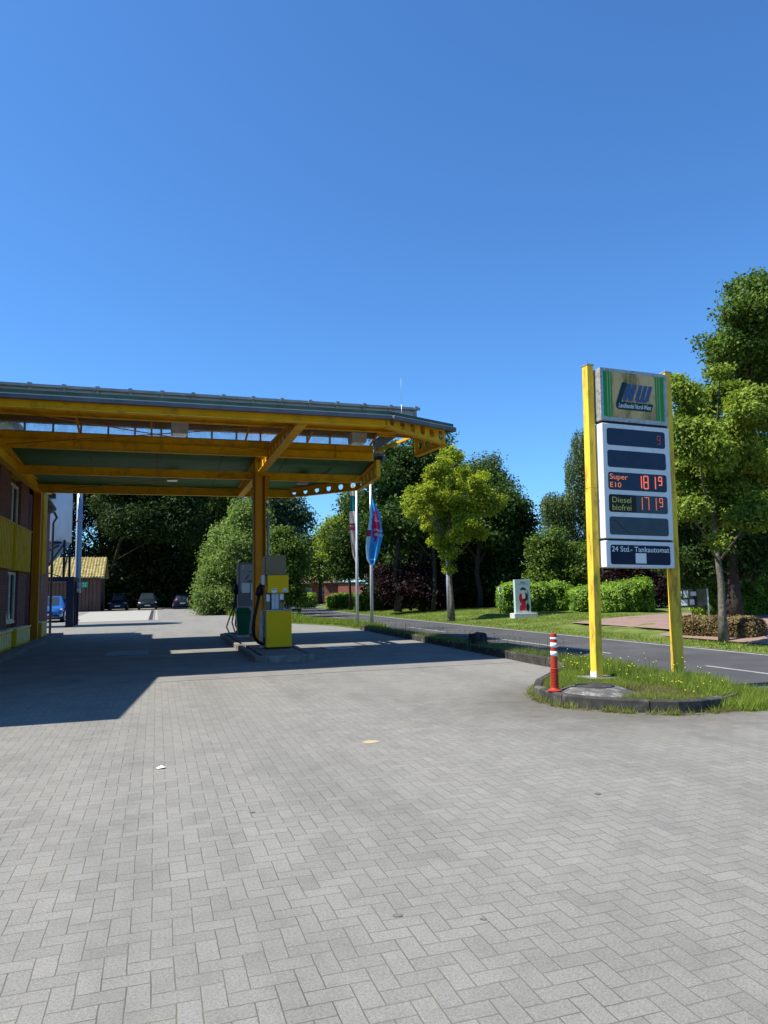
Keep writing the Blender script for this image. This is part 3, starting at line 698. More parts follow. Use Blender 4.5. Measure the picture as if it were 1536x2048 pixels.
def corrugated(y0, y1, z0, z1, x=-4.35, out=.14, cap=True, m_='yellow_light', nm='cladding_panel'):
    mb = MB(); mb.box(x-.15,x+out-.02,y0,y1,z0,z1)
    n = max(2, int((y1-y0)/.21)); wd = (y1-y0)/n
    for i in range(n): mb.box(x+out-.02,x+out+.014,y0+i*wd+wd*.18,y0+i*wd+wd*.68,z0+.003,z1-.003)
    if cap: mb.box(x-.15,x+out+.04,y0-.02,y1+.02,z1,z1+.035)
    return bc(mb.build(nm, M[m_]))
for k in range(-4, 1):
    y0 = 24.3+PER*k
    corrugated(y0+.25,y0+3.05,2.50,3.89); k > -3 and corrugated(y0+.25,y0+2.85,5.50,5.74, cap=False)
corrugated(29.95,30.95,2.55,5.80,cap=False)
corrugated(21.1,26.6,6.32,7.2, x=-4.4, out=.08, cap=True); corrugated(17.3,20.9,6.0,6.44,x=-4.42,out=.06,cap=False)
for k in range(-4, 2):
    y0 = 24.3+PER*k
    mb = MB(); ya, yb = (y0+.25, y0+2.75) if k < 1 else (29.6, 31.0)
    mb.box(-4.35,-4.10,ya,yb,.14,.66)
    n = int((yb-ya)/.24)
    o = bc(mb.build('planter_box', M['yellow_light']))
    s = MB(); s.box(-4.37,-4.07,ya-.03,yb+.03,.66,.70)
    for i in range(n): s.box(-4.098,-4.088,ya+.12+i*.24,ya+.22+i*.24,.22,.60)
    s = s.build('slat', M['cream']); s.parent = o; s.matrix_parent_inverse = Matrix.Identity(4)
for y in (28.62, 15.6+.0):
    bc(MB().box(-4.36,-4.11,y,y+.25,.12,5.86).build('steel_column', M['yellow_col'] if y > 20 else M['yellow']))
bc(MB().box(-4.36,-4.20,15.6,32.0,5.87,6.27).box(-4.36,-4.12,15.6,32.0,6.10,6.14).build('eave_beam', M['yellow']))
bc(MB().tube([(-4.36,34.1,5.35),(-4.28,34.35,5.15),(-4.42,34.35,4.9),(-4.42,34.35,.02)], .055, 10).tube([(-4.6,33.6,5.42),(-4.36,34.1,5.35)], .06, 8).build('downpipe', M['steel_dark']))
bc(MB().box(-4.42,-4.36,23.9,24.02,1.95,2.4).build('wall_lamp', M['lamp_box'])); bc(MB().box(-4.34,-4.28,30.6,30.72,1.8,2.5).build('wall_lamp', M['lamp_box']))

# ================================================================ FUEL PUMPS
p = thing('fuel_pump', 'bright yellow fuel pump with beige top box and thick black hose on the fuel island', 'fuel pump', (3.12, 19.4, .15))
q = lambda mb, nm, m_, b=.012: mb.build(nm, m_, p, b)
q(MB().box(-.34,.34,-.31,.36,.05,1.0), 'cabinet', M['yellow_pump'])
q(MB().box(-.30,.30,-.28,.33,0,.055), 'plinth', M['black'], 0)
q(MB().box(-.35,.355,-.32,.37,1.0,1.035), 'shelf', M['alu_frame'])
q(MB().box(-.345,-.342,-.22,.30,.12,.93), 'side_panel', M['alu_frame'], 0)
q(MB().box(-.352,-.346,-.15,.24,.18,.30).box(-.352,-.346,0,.1,.45,.85), 'vent', M['black'], 0)
q(MB().box(-.33,.16,-.20,.25,1.035,1.48), 'neck', M['beige'])
q(MB().box(-.22,-.19,-.215,-.2,1.04,1.47).box(.02,.03,-.215,-.2,1.04,1.47), 'neck_joint', M['black'], 0)
g_ = MB(); g_.box(-.19,.02,-.235,-.2,1.04,1.48); q(g_, 'keypad_panel', mat('pump_grey_blue', (.30,.36,.42), .4, var=.1))
mb = MB()
for i in range(13):
    for j in range(2): mb.box(-.17+j*.09,-.105+j*.09,-.241,-.235,1.07+i*.031,1.085+i*.031)
q(mb, 'keypad', M['white_plain'], 0)
q(MB().box(-.32,-.23,-.212,-.2,1.26,1.44).box(.04,.14,-.212,-.2,1.30,1.46), 'sticker', M['white_plain'], 0)
q(MB().box(.06,.09,-.214,-.212,1.24,1.28).box(.11,.14,-.214,-.2,1.22,1.29), 'card_slot', M['black'], 0)
q(MB().box(-.30,.26,-.33,.20,1.48,1.955), 'display_head', M['yellow_pump'])
q(MB().box(-.31,-.301,-.30,.18,1.50,1.93), 'head_side', M['yellow_light'], 0)
q(MB().box(-.20,-.06,-.338,-.331,1.49,1.60).box(.10,.22,-.338,-.331,1.50,1.60), 'sticker', M['white_plain'], 0)
mb = MB()
for k in range(3): mb.box(-.185+k*.04,-.16+k*.04,-.342,-.339,1.56,1.585)
q(mb, 'sticker_mark', M['red'], 0)
q(MB().box(.115,.135,-.342,-.339,1.56,1.58).box(.185,.205,-.342,-.339,1.56,1.58).box(.12,.205,-.342,-.339,1.515,1.53), 'sticker_mark', M['navy'], 0)
q(MB().box(-.34,.22,-.17,.28,1.955,2.50), 'top_box', M['beige'], .015)
q(MB().box(-.37,-.345,-.1,.22,1.98,2.44), 'top_vent', M['lamp_box'])
q(MB().box(-.44,-.34,-.12,.06,1.70,1.97), 'nozzle_boot', M['trim'])
nz = MB().tube([(-.42,-.05,1.72),(-.50,-.12,1.60),(-.52,-.10,1.44),(-.50,-.08,1.40)], [.05,.075,.08,.05], 10).tube([(-.44,-.02,1.66),(-.40,.02,1.52),(-.42,0,1.42)], .03, 8)
q(nz, 'nozzle', M['black_rubber'], 0)
q(MB().tube([(-.50,-.08,1.42),(-.55,-.08,1.15),(-.62,-.07,.85),(-.66,-.06,.55),(-.62,-.03,.33),(-.50,.02,.17),(-.36,.06,.12)], .042, 10), 'hose', M['black_rubber'], 0)
q(MB().box(-.45,-.36,.12,.24,.0,1.0).box(-.47,-.36,.10,.26,.78,.83), 'side_post', M['alu_frame'])

p = thing('fuel_pump', 'tall grey fuel pump marked 3 with looping black hoses behind the yellow column', 'fuel pump', (3.22, 26.4, .15))
q(MB().box(-.42,.38,-.35,.35,.04,1.02), 'cabinet', M['lamp_box']); q(MB().box(-.42,.38,-.33,.33,1.02,2.58), 'body', mat('pump_grey', (.17,.17,.17), .4, var=.1))
q(MB().box(-.36,.36,-.345,-.331,1.55,2.52), 'front_panel', mat('pump_panel_grey', (.30,.31,.32), .4, var=.1)); q(MB().box(-.30,-.02,-.352,-.346,1.5,1.85), 'instruction_sheet', M['white_plain'], 0)
q(MB().box(.02,.1,-.37,-.346,1.25,1.85), 'card_rail', M['trim'], 0)
text_part('3', -.30, -.22, 2.36, 2.48, -.349, M['white_plain'], p, 'number')
mb = MB(); mb.tube([(-.18,-.352,1.98),(-.1,-.352,2.06),(-.05,-.352,2.12)], .02, 6); q(mb, 'nozzle_symbol', M['red'], 0)
q(MB().box(-.12,.22,-.35,-.346,1.87,1.90).box(-.10,.2,-.35,-.346,1.925,1.945).box(-.1,.2,-.35,-.346,2.27,2.285), 'printed_line', M['navy'], 0)
q(MB().tube([(-.48,-.1,1.82),(-.5,-.16,1.6),(-.48,-.12,1.45)], [.05,.08,.06], 8), 'nozzle', M['black_rubber'], 0)
for pts in ([(-.48,-.14,1.45),(-.56,-.16,1.0),(-.72,-.18,.6),(-.82,-.2,.3),(-.72,-.2,.08),(-.5,-.16,.06),(-.4,-.1,.25)],
            [(-.5,-.1,1.5),(-.54,-.1,.9),(-.62,-.12,.45),(-.52,-.12,.12),(-.4,-.1,.14)],
            [(-.47,-.05,1.4),(-.46,-.05,.8),(-.5,-.08,.35),(-.42,-.06,.2),(-.38,0,.3)]):
    q(MB().tube(pts, .024, 8), 'hose', M['black_rubber'], 0)
p = thing('waste_bin', 'green plastic litter bin with a hinged lid beside the yellow column on the fuel island', 'bin', (2.84, 24.95, .15))
MB().add([(-.18,-.17,.08),(.18,-.17,.08),(.18,.17,.08),(-.18,.17,.08),(-.25,-.22,.82),(.25,-.22,.82),(.25,.22,.82),(-.25,.22,.82)],
         [(0,3,2,1),(4,5,6,7),(0,1,5,4),(1,2,6,5),(2,3,7,6),(3,0,4,7)]).build('body', M['bin_green'], p, .015)
MB().add([(-.27,-.24,.82),(.27,-.24,.82),(.27,.24,.82),(-.27,.24,.82),(-.2,-.1,.98),(.2,-.1,.98),(.2,.2,1.0),(-.2,.2,1.0)],
         [(0,3,2,1),(4,5,6,7),(0,1,5,4),(1,2,6,5),(2,3,7,6),(3,0,4,7)]).build('lid', M['bin_green'], p, .01)
MB().box(-.22,.2,-.2,.18,.0,.08).build('stand', M['lamp_box'], p)

# ================================================================ PRICE SIGN
sg = thing('price_sign', 'tall petrol price sign with logo board and lit red prices on two yellow posts', 'price sign', (6.75, 10.18, .15))
sg.rotation_euler = (0, R(1.43), 0)
X0 = 6.75
b = lambda mb, nm, m_, bv=0: mb.build(nm, m_, sg, bv)
for xa, xb, h in ((.085,.215,5.27), (1.685,1.82,5.30)):
    po = MB().box(xa,xb,0,.165,0,3.135).box(xa+.003,xb-.003,.003,.162,3.14,h).build('post', M['yellow_sign'], sg, .008)
    MB().box(xa-.005,xb+.005,-.005,.17,h,h+.02).build('post_cap', M['alu_frame'], po)
    MB().add([((xa+xb)/2+(-.035 if xa < 1 else -.03),.05,h+.02),((xa+xb)/2+.0,.05,h+.02),((xa+xb)/2-.0175,.08,h+.02),((xa+xb)/2-.0175,.06,h+.12)], [(0,1,2),(0,1,3),(1,2,3),(2,0,3)]).build('lifting_eye', M['trim'], po)
    MB().lathe([(.012,0),(.012,.01)], 0, 0, 8).build('bolt', M['alu_frame'], po).location = ((xa+xb)/2, -.002, 3.05)
b(MB().box(.0825,.10,-.002,.167,.02,.11), 'white_patch', M['white_plain']); b(MB().box(-.14,.46,-.2,.3,-.05,.02), 'base_plate', M['kerb_light']); b(MB().box(1.35,1.95,-.12,.3,-.05,.045), 'base_plate', M['kerb_light']); b(MB().box(.46,1.35,.05,.13,-.03,.05).box(1.3,2.1,-.2,-.06,-.03,.035), 'shadow_bar_and_rubble', M['stone_black'])  # dark bar between posts stands for the sign's shadow; front bar is rubble
BX0, BX1 = .325, 1.697
def rrect(x0, x1, z0, z1, r_, y, n=5):
    pts = []
    for cx_, cz_, a0 in ((x1-r_, z1-r_, 0), (x0+r_, z1-r_, 90), (x0+r_, z0+r_, 180), (x1-r_, z0+r_, 270)):
        for k in range(n+1):
            a = R(a0+90*k/n); pts.append((cx_+r_*math.cos(a), y, cz_+r_*math.sin(a)))
    return pts
def rplate(x0, x1, z0, z1, r_, y0, y1, nm, m_, parent=sg):
    f = rrect(x0, x1, z0, z1, r_, y0); n = len(f); vs = f+[(a, y1, c) for a, _, c in f]
    mb = MB().add(vs, [tuple(range(n))]+[(i, n+i, n+(i+1) % n, (i+1) % n) for i in range(n)]); return mb.build(nm, m_, parent)
# logo box
lb = b(MB().box(BX0,BX1,-.10,.19,4.315,5.245), 'logo_box', M['alu_frame'], .012)
MB().box(BX0,BX0+.055,-.112,-.10,4.315,5.245).box(BX1-.055,BX1,-.112,-.10,4.315,5.245).box(BX0+.055,BX1-.055,-.112,-.10,5.19,5.245).box(BX0+.055,BX1-.055,-.112,-.10,4.315,4.385).build('frame', M['alu_frame'], lb)
MB().box(BX0+.055,BX1-.055,-.106,-.101,4.385,5.19).build('board', M['tan'], lb)
mb = MB()
sx = lambda X, z: X - .025*(z-.18) - X0
xL = BX0+.055
for a, c in ((.005,.080),(.097,.135),(.152,.180)):
    MB().box(xL+a,xL+c,-.1095,-.1062,4.39,5.185).build('stripe', M['logo_green'], lb)
xR = BX1-.055
for a, c in ((-.195,-.165),(-.150,-.112),(-.095,-.02)):
    MB().box(xR+a,xR+c,-.1095,-.1062,4.39,5.185).build('stripe', M['logo_green'], lb)
# swoosh-like L
Lp = [(.765,5.02),(.872,5.02),(.735,4.675),(.735,4.665),(1.392,4.672),(1.345,4.535),(.70,4.535),(.655,4.545),(.63,4.575),(.625,4.62),(.64,4.67)]
Lp = [(x, z) for x, z in Lp]
mb = MB(); n = len(Lp); vs = [(x, -.1135, z) for x, z in Lp]
mb.add([(x,-.1135,z) for x, z in [(.765,5.02),(.872,5.02),(.735,4.672),(.64,4.67)]], [(0,3,2,1)])
mb.add([(x,-.1135,z) for x, z in [(.64,4.67),(.735,4.672),(1.392,4.672),(1.345,4.535),(.70,4.535),(.655,4.545),(.63,4.575),(.625,4.62)]], [(0,7,6,5,4,3,2,1)])
mb.build('logo_letter', M['logo_dark'], lb)
text_part('Landhandel Nord-West', .675, 1.335, 4.565, 4.648, -.1165, M['white_plain'], lb, 'lettering', shear=.22, bold=.012)
def strokes(mb, segs, w_, y, sh, o):
    for (x0, z0), (x1, z1) in segs:
        a = Vector((o[0]+x0+sh*z0, y, o[1]+z0)); c = Vector((o[0]+x1+sh*z1, y, o[1]+z1))
        hw = w_/2; vert = abs(z1-z0) > 1e-3
        mb.add([(a.x-hw,y,a.z),(a.x+hw,y,a.z),(c.x+hw,y,c.z),(c.x-hw,y,c.z)], [(0,1,2,3)])
mb = MB()
strokes(mb, [((.03,0),(.03,.30))], .076, -.1134, .36, (.775,4.70)); strokes(mb, [((.03,.30),(.15,0))], .07, -.1142, .36, (.775,4.70)); strokes(mb, [((.15,0),(.15,.30))], .076, -.1150, .36, (.775,4.70))
strokes(mb, [((.03,.03),(.03,.30)),((.13,.03),(.13,.30)),((.23,.03),(.23,.30))], .074, -.1158, .36, (1.015,4.695))
for cx_, yy_ in ((.08, -.1166), (.18, -.1174)):
    pts = [(cx_-.08+.0, .045), (cx_-.08+.015, .01), (cx_-.035, -.005), (cx_+.035, -.005), (cx_+.065, .01), (cx_+.08, .045)]
    mb.add([(1.015+x+.36*z, yy_, 4.695+z) for x, z in pts], [tuple(range(6))])
mb.build('logo_letter', M['logo_blue'], lb)
# grime shape on the logo board is in the board's material
# price box
pb = b(MB().box(BX0,BX1,-.12,.19,2.295,4.27), 'price_box', M['white'], .012)
MB().box(BX0+.01,BX1-.01,-.08,.05,4.272,4.312).box(BX0+.01,BX1-.01,-.08,.05,2.262,2.292).build('joint_strip', M['black'], pb)
WX0, WX1 = .412, 1.598
rows = [(3.893,4.188,'slate'),(3.511,3.806,'slate'),(3.123,3.426,'slate'),(2.743,3.044,'slate2'),(2.359,2.665,'slate2')]
for z0, z1, m_ in rows:
    rplate(WX0, WX1, z0, z1, .045, -.1235, -.121, 'display_window', M[m_], pb)
rplate(WX0, .955, 2.743, 3.044, .045, -.1260, -.1240, 'fuel_name_plate', M['black'], pb)
SEG = {'0':'abcdef','1':'bc','2':'abged','3':'abgcd','4':'fgbc','5':'afgcd','6':'afgedc','7':'abc','8':'abcdefg','9':'abcdfg'}
def digit(mb, ch, x, z, w_, h, t=.012, dots=False):
    S_ = {'a':((0,h),(w_,h)),'b':((w_,h),(w_,h/2)),'c':((w_,h/2),(w_,0)),'d':((0,0),(w_,0)),'e':((0,0),(0,h/2)),'f':((0,h/2),(0,h)),'g':((0,h/2),(w_,h/2))}
    for s_ in SEG[ch]:
        (xa, za), (xb, zb) = S_[s_]
        L = math.hypot(xb-xa, zb-za); n = max(3, round(L/.022))
        for k in range(n):
            u = (k+.5)/n; cx_ = x+xa+(xb-xa)*u; cz_ = z+za+(zb-za)*u; r_ = t*(.62 if dots else .85)
            mb.box(cx_-r_,cx_+r_,-.1275,-.1242,cz_-r_,cz_+r_)
for ch, x, z, w_, h_, dots, mm in (('1',1.0,3.17,.075,.215,0,'led'),('8',1.125,3.17,.085,.215,0,'led'),('1',1.29,3.17,.07,.215,0,'led'),('9',1.43,3.245,.062,.14,0,'led'),
        ('1',1.0,2.80,.075,.215,1,'led'),('7',1.125,2.80,.085,.215,1,'led'),('1',1.29,2.80,.07,.215,1,'led'),('9',1.43,2.87,.062,.14,1,'led'),('9',1.435,3.97,.06,.14,1,'led_dim')):
    mb = MB(); digit(mb, ch, x, z, w_, h_, dots=dots); mb.build('price_digit', M[mm], pb)
text_part('Super', .445, .80, 3.275, 3.395, -.1255, M['led_orange'], pb)
text_part('E10', .445, .665, 3.165, 3.252, -.1255, M['led_orange'], pb)
text_part('Diesel', .475, .85, 2.905, 3.00, -.1285, M['olive_text'], pb)
text_part('biofrei', .475, .85, 2.775, 2.875, -.1285, M['olive_text'], pb)
MB().tube([(.42,-.125,2.61),(.52,-.125,2.60),(.60,-.125,2.545),(.68,-.125,2.47),(.80,-.125,2.40)], .003, 5).build('crack', M['black'], pb)
nb = b(MB().box(BX0,BX1,-.12,.19,1.81,2.258), 'notice_box', M['white'], .012)
rplate(.412, 1.61, 1.862, 2.19, .04, -.1235, -.121, 'notice_panel', M['navy'], nb)
text_part('24 Std.- Tankautomat', .435, 1.59, 2.075, 2.165, -.1255, M['white_plain'], nb, bold=.01)
MB().box(.90,1.115,-.1265,-.1238,1.885,2.055).build('sticker', M['white_plain'], nb)
MB().lathe([(.008,0),(.008,.01)], 0, 0, 8).build('bolt', M['steel_dark'], nb).location = (1.0,-.125,1.815)

for o_ in (lb, pb, nb): o_.scale = (.988, 1, .988); o_.location = (-.081, -.03, .018)
# manhole mound on the sign island
mb = MB(); n = 32; rings = [(1.0, .13), (.86, .22), (.66, .275), (.60, .285), (.0, .29)]
vs = []
for f_, z in rings[:-1]:
    for k in range(n):
        t = 2*math.pi*k/n; j = 1+.06*math.sin(3*t+1)+.03*math.sin(7*t)
        vs.append((.56*f_*j*math.cos(t), .58*f_*j*math.sin(t), z*.75+random.uniform(-.008, .008)*(f_ > .6)))
vs.append((0, 0, .218)); fs = []
for i in range(3):
    for k in range(n): fs.append((i*n+k, i*n+(k+1) % n, (i+1)*n+(k+1) % n, (i+1)*n+k))
for k in range(n): fs.append((3*n+k, 3*n+(k+1) % n, 4*n))
mb.add(vs, fs, 0, True); t = thing('manhole', 'rough mortar mound with a round dark manhole lid on the sign island beside the bollard', 'manhole', (5.98, 8.92, 0))
mb.build('mortar_collar', M['mound'], t); MB().lathe([(.27,.205),(.27,.228),(.25,.235),(0.01,.235)], .05, .12, 32).build('lid', M['kerb_dark'], t)

# bollard
t = thing('bollard', 'red and white banded flexible bollard on the kerb of the sign island', 'bollard', (5.45, 9.16, .168)); t.rotation_euler = (0, R(1.2), 0)
prof = [(.10,0),(.10,.012),(.068,.026),(.058,.045)]
for k in range(13): prof += [(.060,.055+k*.021),(.060,.064+k*.021),(.047,.069+k*.021),(.047,.074+k*.021)]
prof += [(.048,.34),(.046,.80),(.042,.812),(.0,.815)]
MB().lathe(prof, 0, 0, 22, smooth=False).build('post', M['red'], t)
for z0, z1 in ((.49,.56),(.61,.68),(.725-.0,.755)): MB().lathe([(.049,z0),(.049,z1)], 0, 0, 24).build('reflective_band', M['bollard_white'], t)

# charred stone block on the verge
bm = bmesh.new(); bmesh.ops.create_cube(bm, size=1); bmesh.ops.subdivide_edges(bm, edges=bm.edges[:], cuts=5, use_grid_fill=True)
for v in bm.verts:
    v.co += Vector([random.uniform(-.02, .02) for _ in range(3)]); v.co.x *= .40*(1-.12*(v.co.z+.5)); v.co.y *= .32; v.co.z = (v.co.z+.5)*.36+.02*math.sin(v.co.x*20)
me = bpy.data.meshes.new('stone_block'); bm.to_mesh(me); bm.free()
o = link('stone_block', me, M['stone_black']); o.location = (8.12, 17.4, .1); o.rotation_euler = (.04, -.05, .2); tag(o, 'dark charred looking stone block standing on the verge between slab and road', 'stone')

# ================================================================ FLAGS
def flagpole(x, y, lean, lb):
    t = thing('flagpole', lb, 'flagpole', (x, y, .05), 0, 'flagpoles at the road'); t.rotation_euler = (0, lean, 0)
    MB().tube([(0,0,0),(0,0,3.1),(0,0,3.15),(0,0,6.7)], [.075,.068,.056,.048], 12).build('pole', M['pole_alu'], t)
    MB().lathe([(.09,0),(.09,.05),(.05,.06)], 0, 0, 12).build('base_collar', M['galv'], t); MB().lathe([(.045,6.7),(.055,6.74),(.02,6.8)], 0, 0, 12).build('cap', M['galv'], t)
F1 = gp(715, 1253, .05); F2 = gp(744, 1254, .05)
flagpole(F1.x, F1.y, .008, 'left one of two aluminium flagpoles, carrying the narrow dark teal flag')
flagpole(F2.x, F2.y, .008, 'right one of two aluminium flagpoles, carrying the blue flag')
def flag(rows, y0, matfn, mats, name, label, fold=.10, nu=16):
    """rows: (z, x_left, x_right) of a limp hanging flag"""
    zs = np.array([r_[0] for r_ in rows][::-1]); xl = np.array([r_[1] for r_ in rows][::-1]); xr = np.array([r_[2] for r_ in rows][::-1])
    nv = 44; vs = []
    for j in range(nv+1):
        z = zs[0]+(zs[-1]-zs[0])*j/nv; a = np.interp(z, zs, xl); c = np.interp(z, zs, xr)
        for i in range(nu+1):
            u = i/nu
            vs.append((float(a+(c-a)*u), y0+fold*math.sin(u*9+z*1.1)*(.4+u)+.03*math.sin(z*4+u*4), float(z)))
    mb = MB(); W = nu+1
    for j in range(nv):
        for i in range(nu):
            pass
    mb.v = vs
    for j in range(nv):
        for i in range(nu):
            mb.f.append((j*W+i, j*W+i+1, (j+1)*W+i+1, (j+1)*W+i)); mb.m.append(matfn((i+.5)/nu, (j+.5)/nv)); mb.sm.append(True)
    o = mb.build(name, mats); return tag(o, label, 'flag', 'flags at the road')
def m1(u, v):
    if v > .87: return 1
    if v > .66 or (u > .55 and v > .42): return 0
    if v > .50: return 1
    if v > .47: return 2
    if v < .46 and .40 < v: return 3
    return 1 if (u+v*3) % 1 < .5 else 4
x1, x2 = F1.x, F2.x; yA = F1.y-.0
k = 1.0
flag([(6.45,x1-.22,x1+.02),(5.9,x1-.22,x1+.05),(5.45,x1-.25,x1+.08),(4.9,x1-.27,x1+.22),(4.45,x1-.27,x1+.18),(3.9,x1-.22,x1+.08),(3.2,x1-.12,x1+.06),(2.95,x1-.03,x1+.03)], F1.y+.12, m1,
     [M['teal'], M['cloth_beige'], M['cloth_maroon'], M['cloth_red'], mat('grey_cloth', (.3,.27,.25), .8)], 'flag', 'narrow limp flag in dark teal and beige on the left flagpole', .05)
def m2(u, v):
    if u < .26: return 1 if v < .42 or v > .5 else 2
    cx_ = abs(u-.55)
    if .34 < v < .80 and cx_ < .33*(1-abs(v-.57)/.28)+.04*math.sin(v*60): return 2
    if v < .16 and .35 < u < .8 and int(v*40) % 3 == 0: return 1
    return 0
f2 = flag([(5.85,x2+.0,x2+.07),(5.6,x2-.02,x2+.16),(5.0,x2-.06,x2+.46),(4.6,x2-.12,x2+.48),(4.3,x2-.18,x2+.55),(3.9,x2-.24,x2+.52),(3.5,x2-.27,x2+.38),(3.0,x2-.24,x2+.22),(2.75,x2-.1,x2+.1)], F2.y-.16, m2,
     [M['cloth_blue'], M['cloth_sky'], M['cloth_red']], 'flag', 'limp blue flag with crimson star shape and white script on the right flagpole', .05)
for s_, xa, xb, za, zb in (('Gas', x2+.08, x2+.30, 4.72, 4.86), ('chen', x2+.08, x2+.42, 4.30, 4.42), ('dlich!', x2+.08, x2+.48, 4.08, 4.22)):
    o = text_part(s_, xa, xb, za, zb, F2.y-.30, M['white_plain'], None, 'lettering', shear=.3, bold=.01); o.parent = f2
    for vtx in o.data.vertices: vtx.co.z -= (vtx.co.x-x2)*.25

# ================================================================ STELE, MARKER, NOTICE BOARD
c = at(1047, 1226, 36.0); bz = bank_z(c.x, c.y)
t = thing('stele', 'pale upright stele with a painted figure in red and black beside the hedge', 'sculpture', (c.x, c.y, bz-.02), R(-8))
MB().box(-.60,.62,-.35,.35,0,.26).build('plinth', M['stele_base'], t, .01)
sl = MB().box(-.45,.36,-.12,.12,.26,1.95).build('slab', M['stele'], t, .008)
fig = MB()
def blob(mb, cx_, cz_, rx_, rz_, mi, y, n=14, j=.12):
    mb.add([(cx_+rx_*math.cos(2*math.pi*k/n)*(1+random.uniform(-j, j)), y, cz_+rz_*math.sin(2*math.pi*k/n)*(1+random.uniform(-j, j))) for k in range(n)], [tuple(range(n))], mi)
blob(fig,-.02,1.46,.17,.05,0,-.123); blob(fig,-.02,1.50,.09,.07,0,-.1235); blob(fig,-.02,1.36,.07,.08,2,-.1238)
blob(fig,-.15,1.02,.10,.24,1,-.124); blob(fig,.12,1.10,.09,.2,0,-.1242); blob(fig,0,1.12,.10,.17,2,-.1246)
blob(fig,-.02,.68,.13,.32,1,-.125); blob(fig,-.16,.48,.07,.2,1,-.1254); blob(fig,.05,.92,.10,.06,0,-.1256); blob(fig,.20,.55,.09,.22,0,-.126); blob(fig,0,.34,.24,.05,2,-.1264)
fig.box(.2,.22,-.127,-.1222,.3,1.4,0)
fig.build('painted_figure', [M['black'], M['tail'], M['cloth_beige']], sl)
MB().box(-.3,.25,-.1235,-.1215,1.735,1.742).box(-.16,.10,-.1235,-.1215,1.80,1.83).build('inscription', M['steel_dark'], sl)
c = at(1001, 1231, 40); t = thing('marker_post', 'thin pale marker post with a small box at the left end of the hedge', 'post', (c.x, c.y, bank_z(c.x, c.y)-.02))
MB().tube([(0,0,0),(0,0,1.45)], .025, 8).build('pole', M['galv'], t); MB().box(-.06,.06,-.06,.06,1.35,1.55).build('box', M['white'], t, .01)
c = gp(1400, 1226, .25); c = Vector((26.5, 29.5, 0)); c = at(1383, 1222, 27); 
t = thing('notice_board', 'dark framed notice board with pale papers seen behind the right sign post', 'notice board', (c.x, c.y, bank_z(c.x, c.y)), R(-38))
MB().box(-.62,-.57,-.03,.03,0,1.25).box(.57,.62,-.03,.03,0,1.25).build('post', M['galv'], t)
MB().box(-.56,.56,-.05,.05,.55,1.25).build('case', M['window'], t, .01)
MB().box(-.40,-.30,-.058,-.052,.98,1.15).box(-.24,-.08,-.058,-.052,.92,1.18).box(0,.2,-.058,-.052,.98,1.14).box(-.42,-.12,-.058,-.052,.62,.84).box(-.04,.12,-.058,-.052,.65,.85).build('paper', M['stele'], t)
# steel pole behind the yellow-green tree
c = at(898, 1232, 38.2); t = thing('steel_pole', 'plain grey steel pole standing close to the trunk of the yellow green tree', 'pole', (c.x, c.y, bank_z(c.x, c.y)-.02))
MB().tube([(0,0,0),(0,0,4.0)], .095, 12).build('pole', M['galv'], t); MB().lathe([(.12,0),(.12,.12),(.1,.14)], 0, 0, 12).build('base_collar', M['steel_dark'], t)
# low railing by the road, right of the pump
c = gp(600, 1240, .0); t = thing('railing', 'low dark wooden railing at the road edge, just right of the yellow pump', 'railing', (c.x-.7, c.y, .0), R(6))
MB().box(-1.1,.75,-.06,.06,.50,.68).build('rail', M['bark_dark'], t); 
for x in (.62, -1.0): MB().box(x,x+.14,-.08,.08,0,.62).build('post', M['bark_dark'], t)

# ================================================================ SILO, YARD
t = thing('silo', 'tall white silo with a cone bottom on navy steel legs behind the brick building', 'silo', (-6.25, 43.2, 0))
MB().lathe([(1.62,4.62),(1.66,4.7),(1.66,9.3),(.2,10.9)], 0, 0, 40).build('tank', M['silo_white'], t)
MB().lathe([(1.60,4.6),(.25,2.95),(.22,2.7)], 0, 0, 40).build('cone', mat('silo_cone', (.32,.33,.36), .5, var=.1), t)
mb = MB()
for x in (-1.5, 1.45):
    for y in (-1.3, 1.3): mb.box(x-.06,x+.06,y-.06,y+.06,2.7,4.7)
mb.bar((1.45,-1.3,4.5),(.6,-1.3,3.2),.07).bar((-1.5,-1.3,2.9),(1.2,-1.3,4.4),.07).bar((1.3,-1.3,4.55),(-1.5,-1.3,4.55),.1).bar((1.45,-1.3,3.0),(1.45,1.3,4.5),.06).bar((.4,-1.3,3.0),(1.3,-1.3,2.72),.05)
mb.build('leg_frame', M['navy_steel'], t)
MB().box(-1.7,1.98,-1.5,1.5,2.45,2.70).box(1.62,2.0,-1.5,-1.2,0,2.45).box(1.45,1.85,1.2,1.5,0,2.45).box(-1.8,-1.5,-1.5,-1.2,0,2.45).box(-1.8,-1.5,1.2,1.5,0,2.45).build('portal', M['navy_steel'], t)
MB().box(.62,1.0,-1.85,-1.6,6.9,7.15).box(.72,.9,-1.85,-1.6,7.15,7.3).build('fixture', M['black'], t)
t = thing('steel_pipe', 'tall pale blue grey vent pipe rising beside the white silo', 'pipe', (-4.38, 44.9, 0))
MB().tube([(0,0,1.95),(0,0,2.5),(0,0,8.9)], [.16,.17,.165], 16).build('pipe', mat('pipe_blue_grey', (.22,.28,.36), .4, var=.1, metal=.2), t)
MB().lathe([(.20,1.85),(.20,2.1),(.15,2.12)], 0, 0, 16).lathe([(.19,6.0),(.19,6.08)], 0, 0, 16).build('flange', M['alu_frame'], t)
MB().box(-.35,.0,-.1,.1,1.85,1.93).build('bracket', M['navy_steel'], t); MB().box(-.08,.08,-.08,.08,0,1.85).build('stand', M['navy_steel'], t)

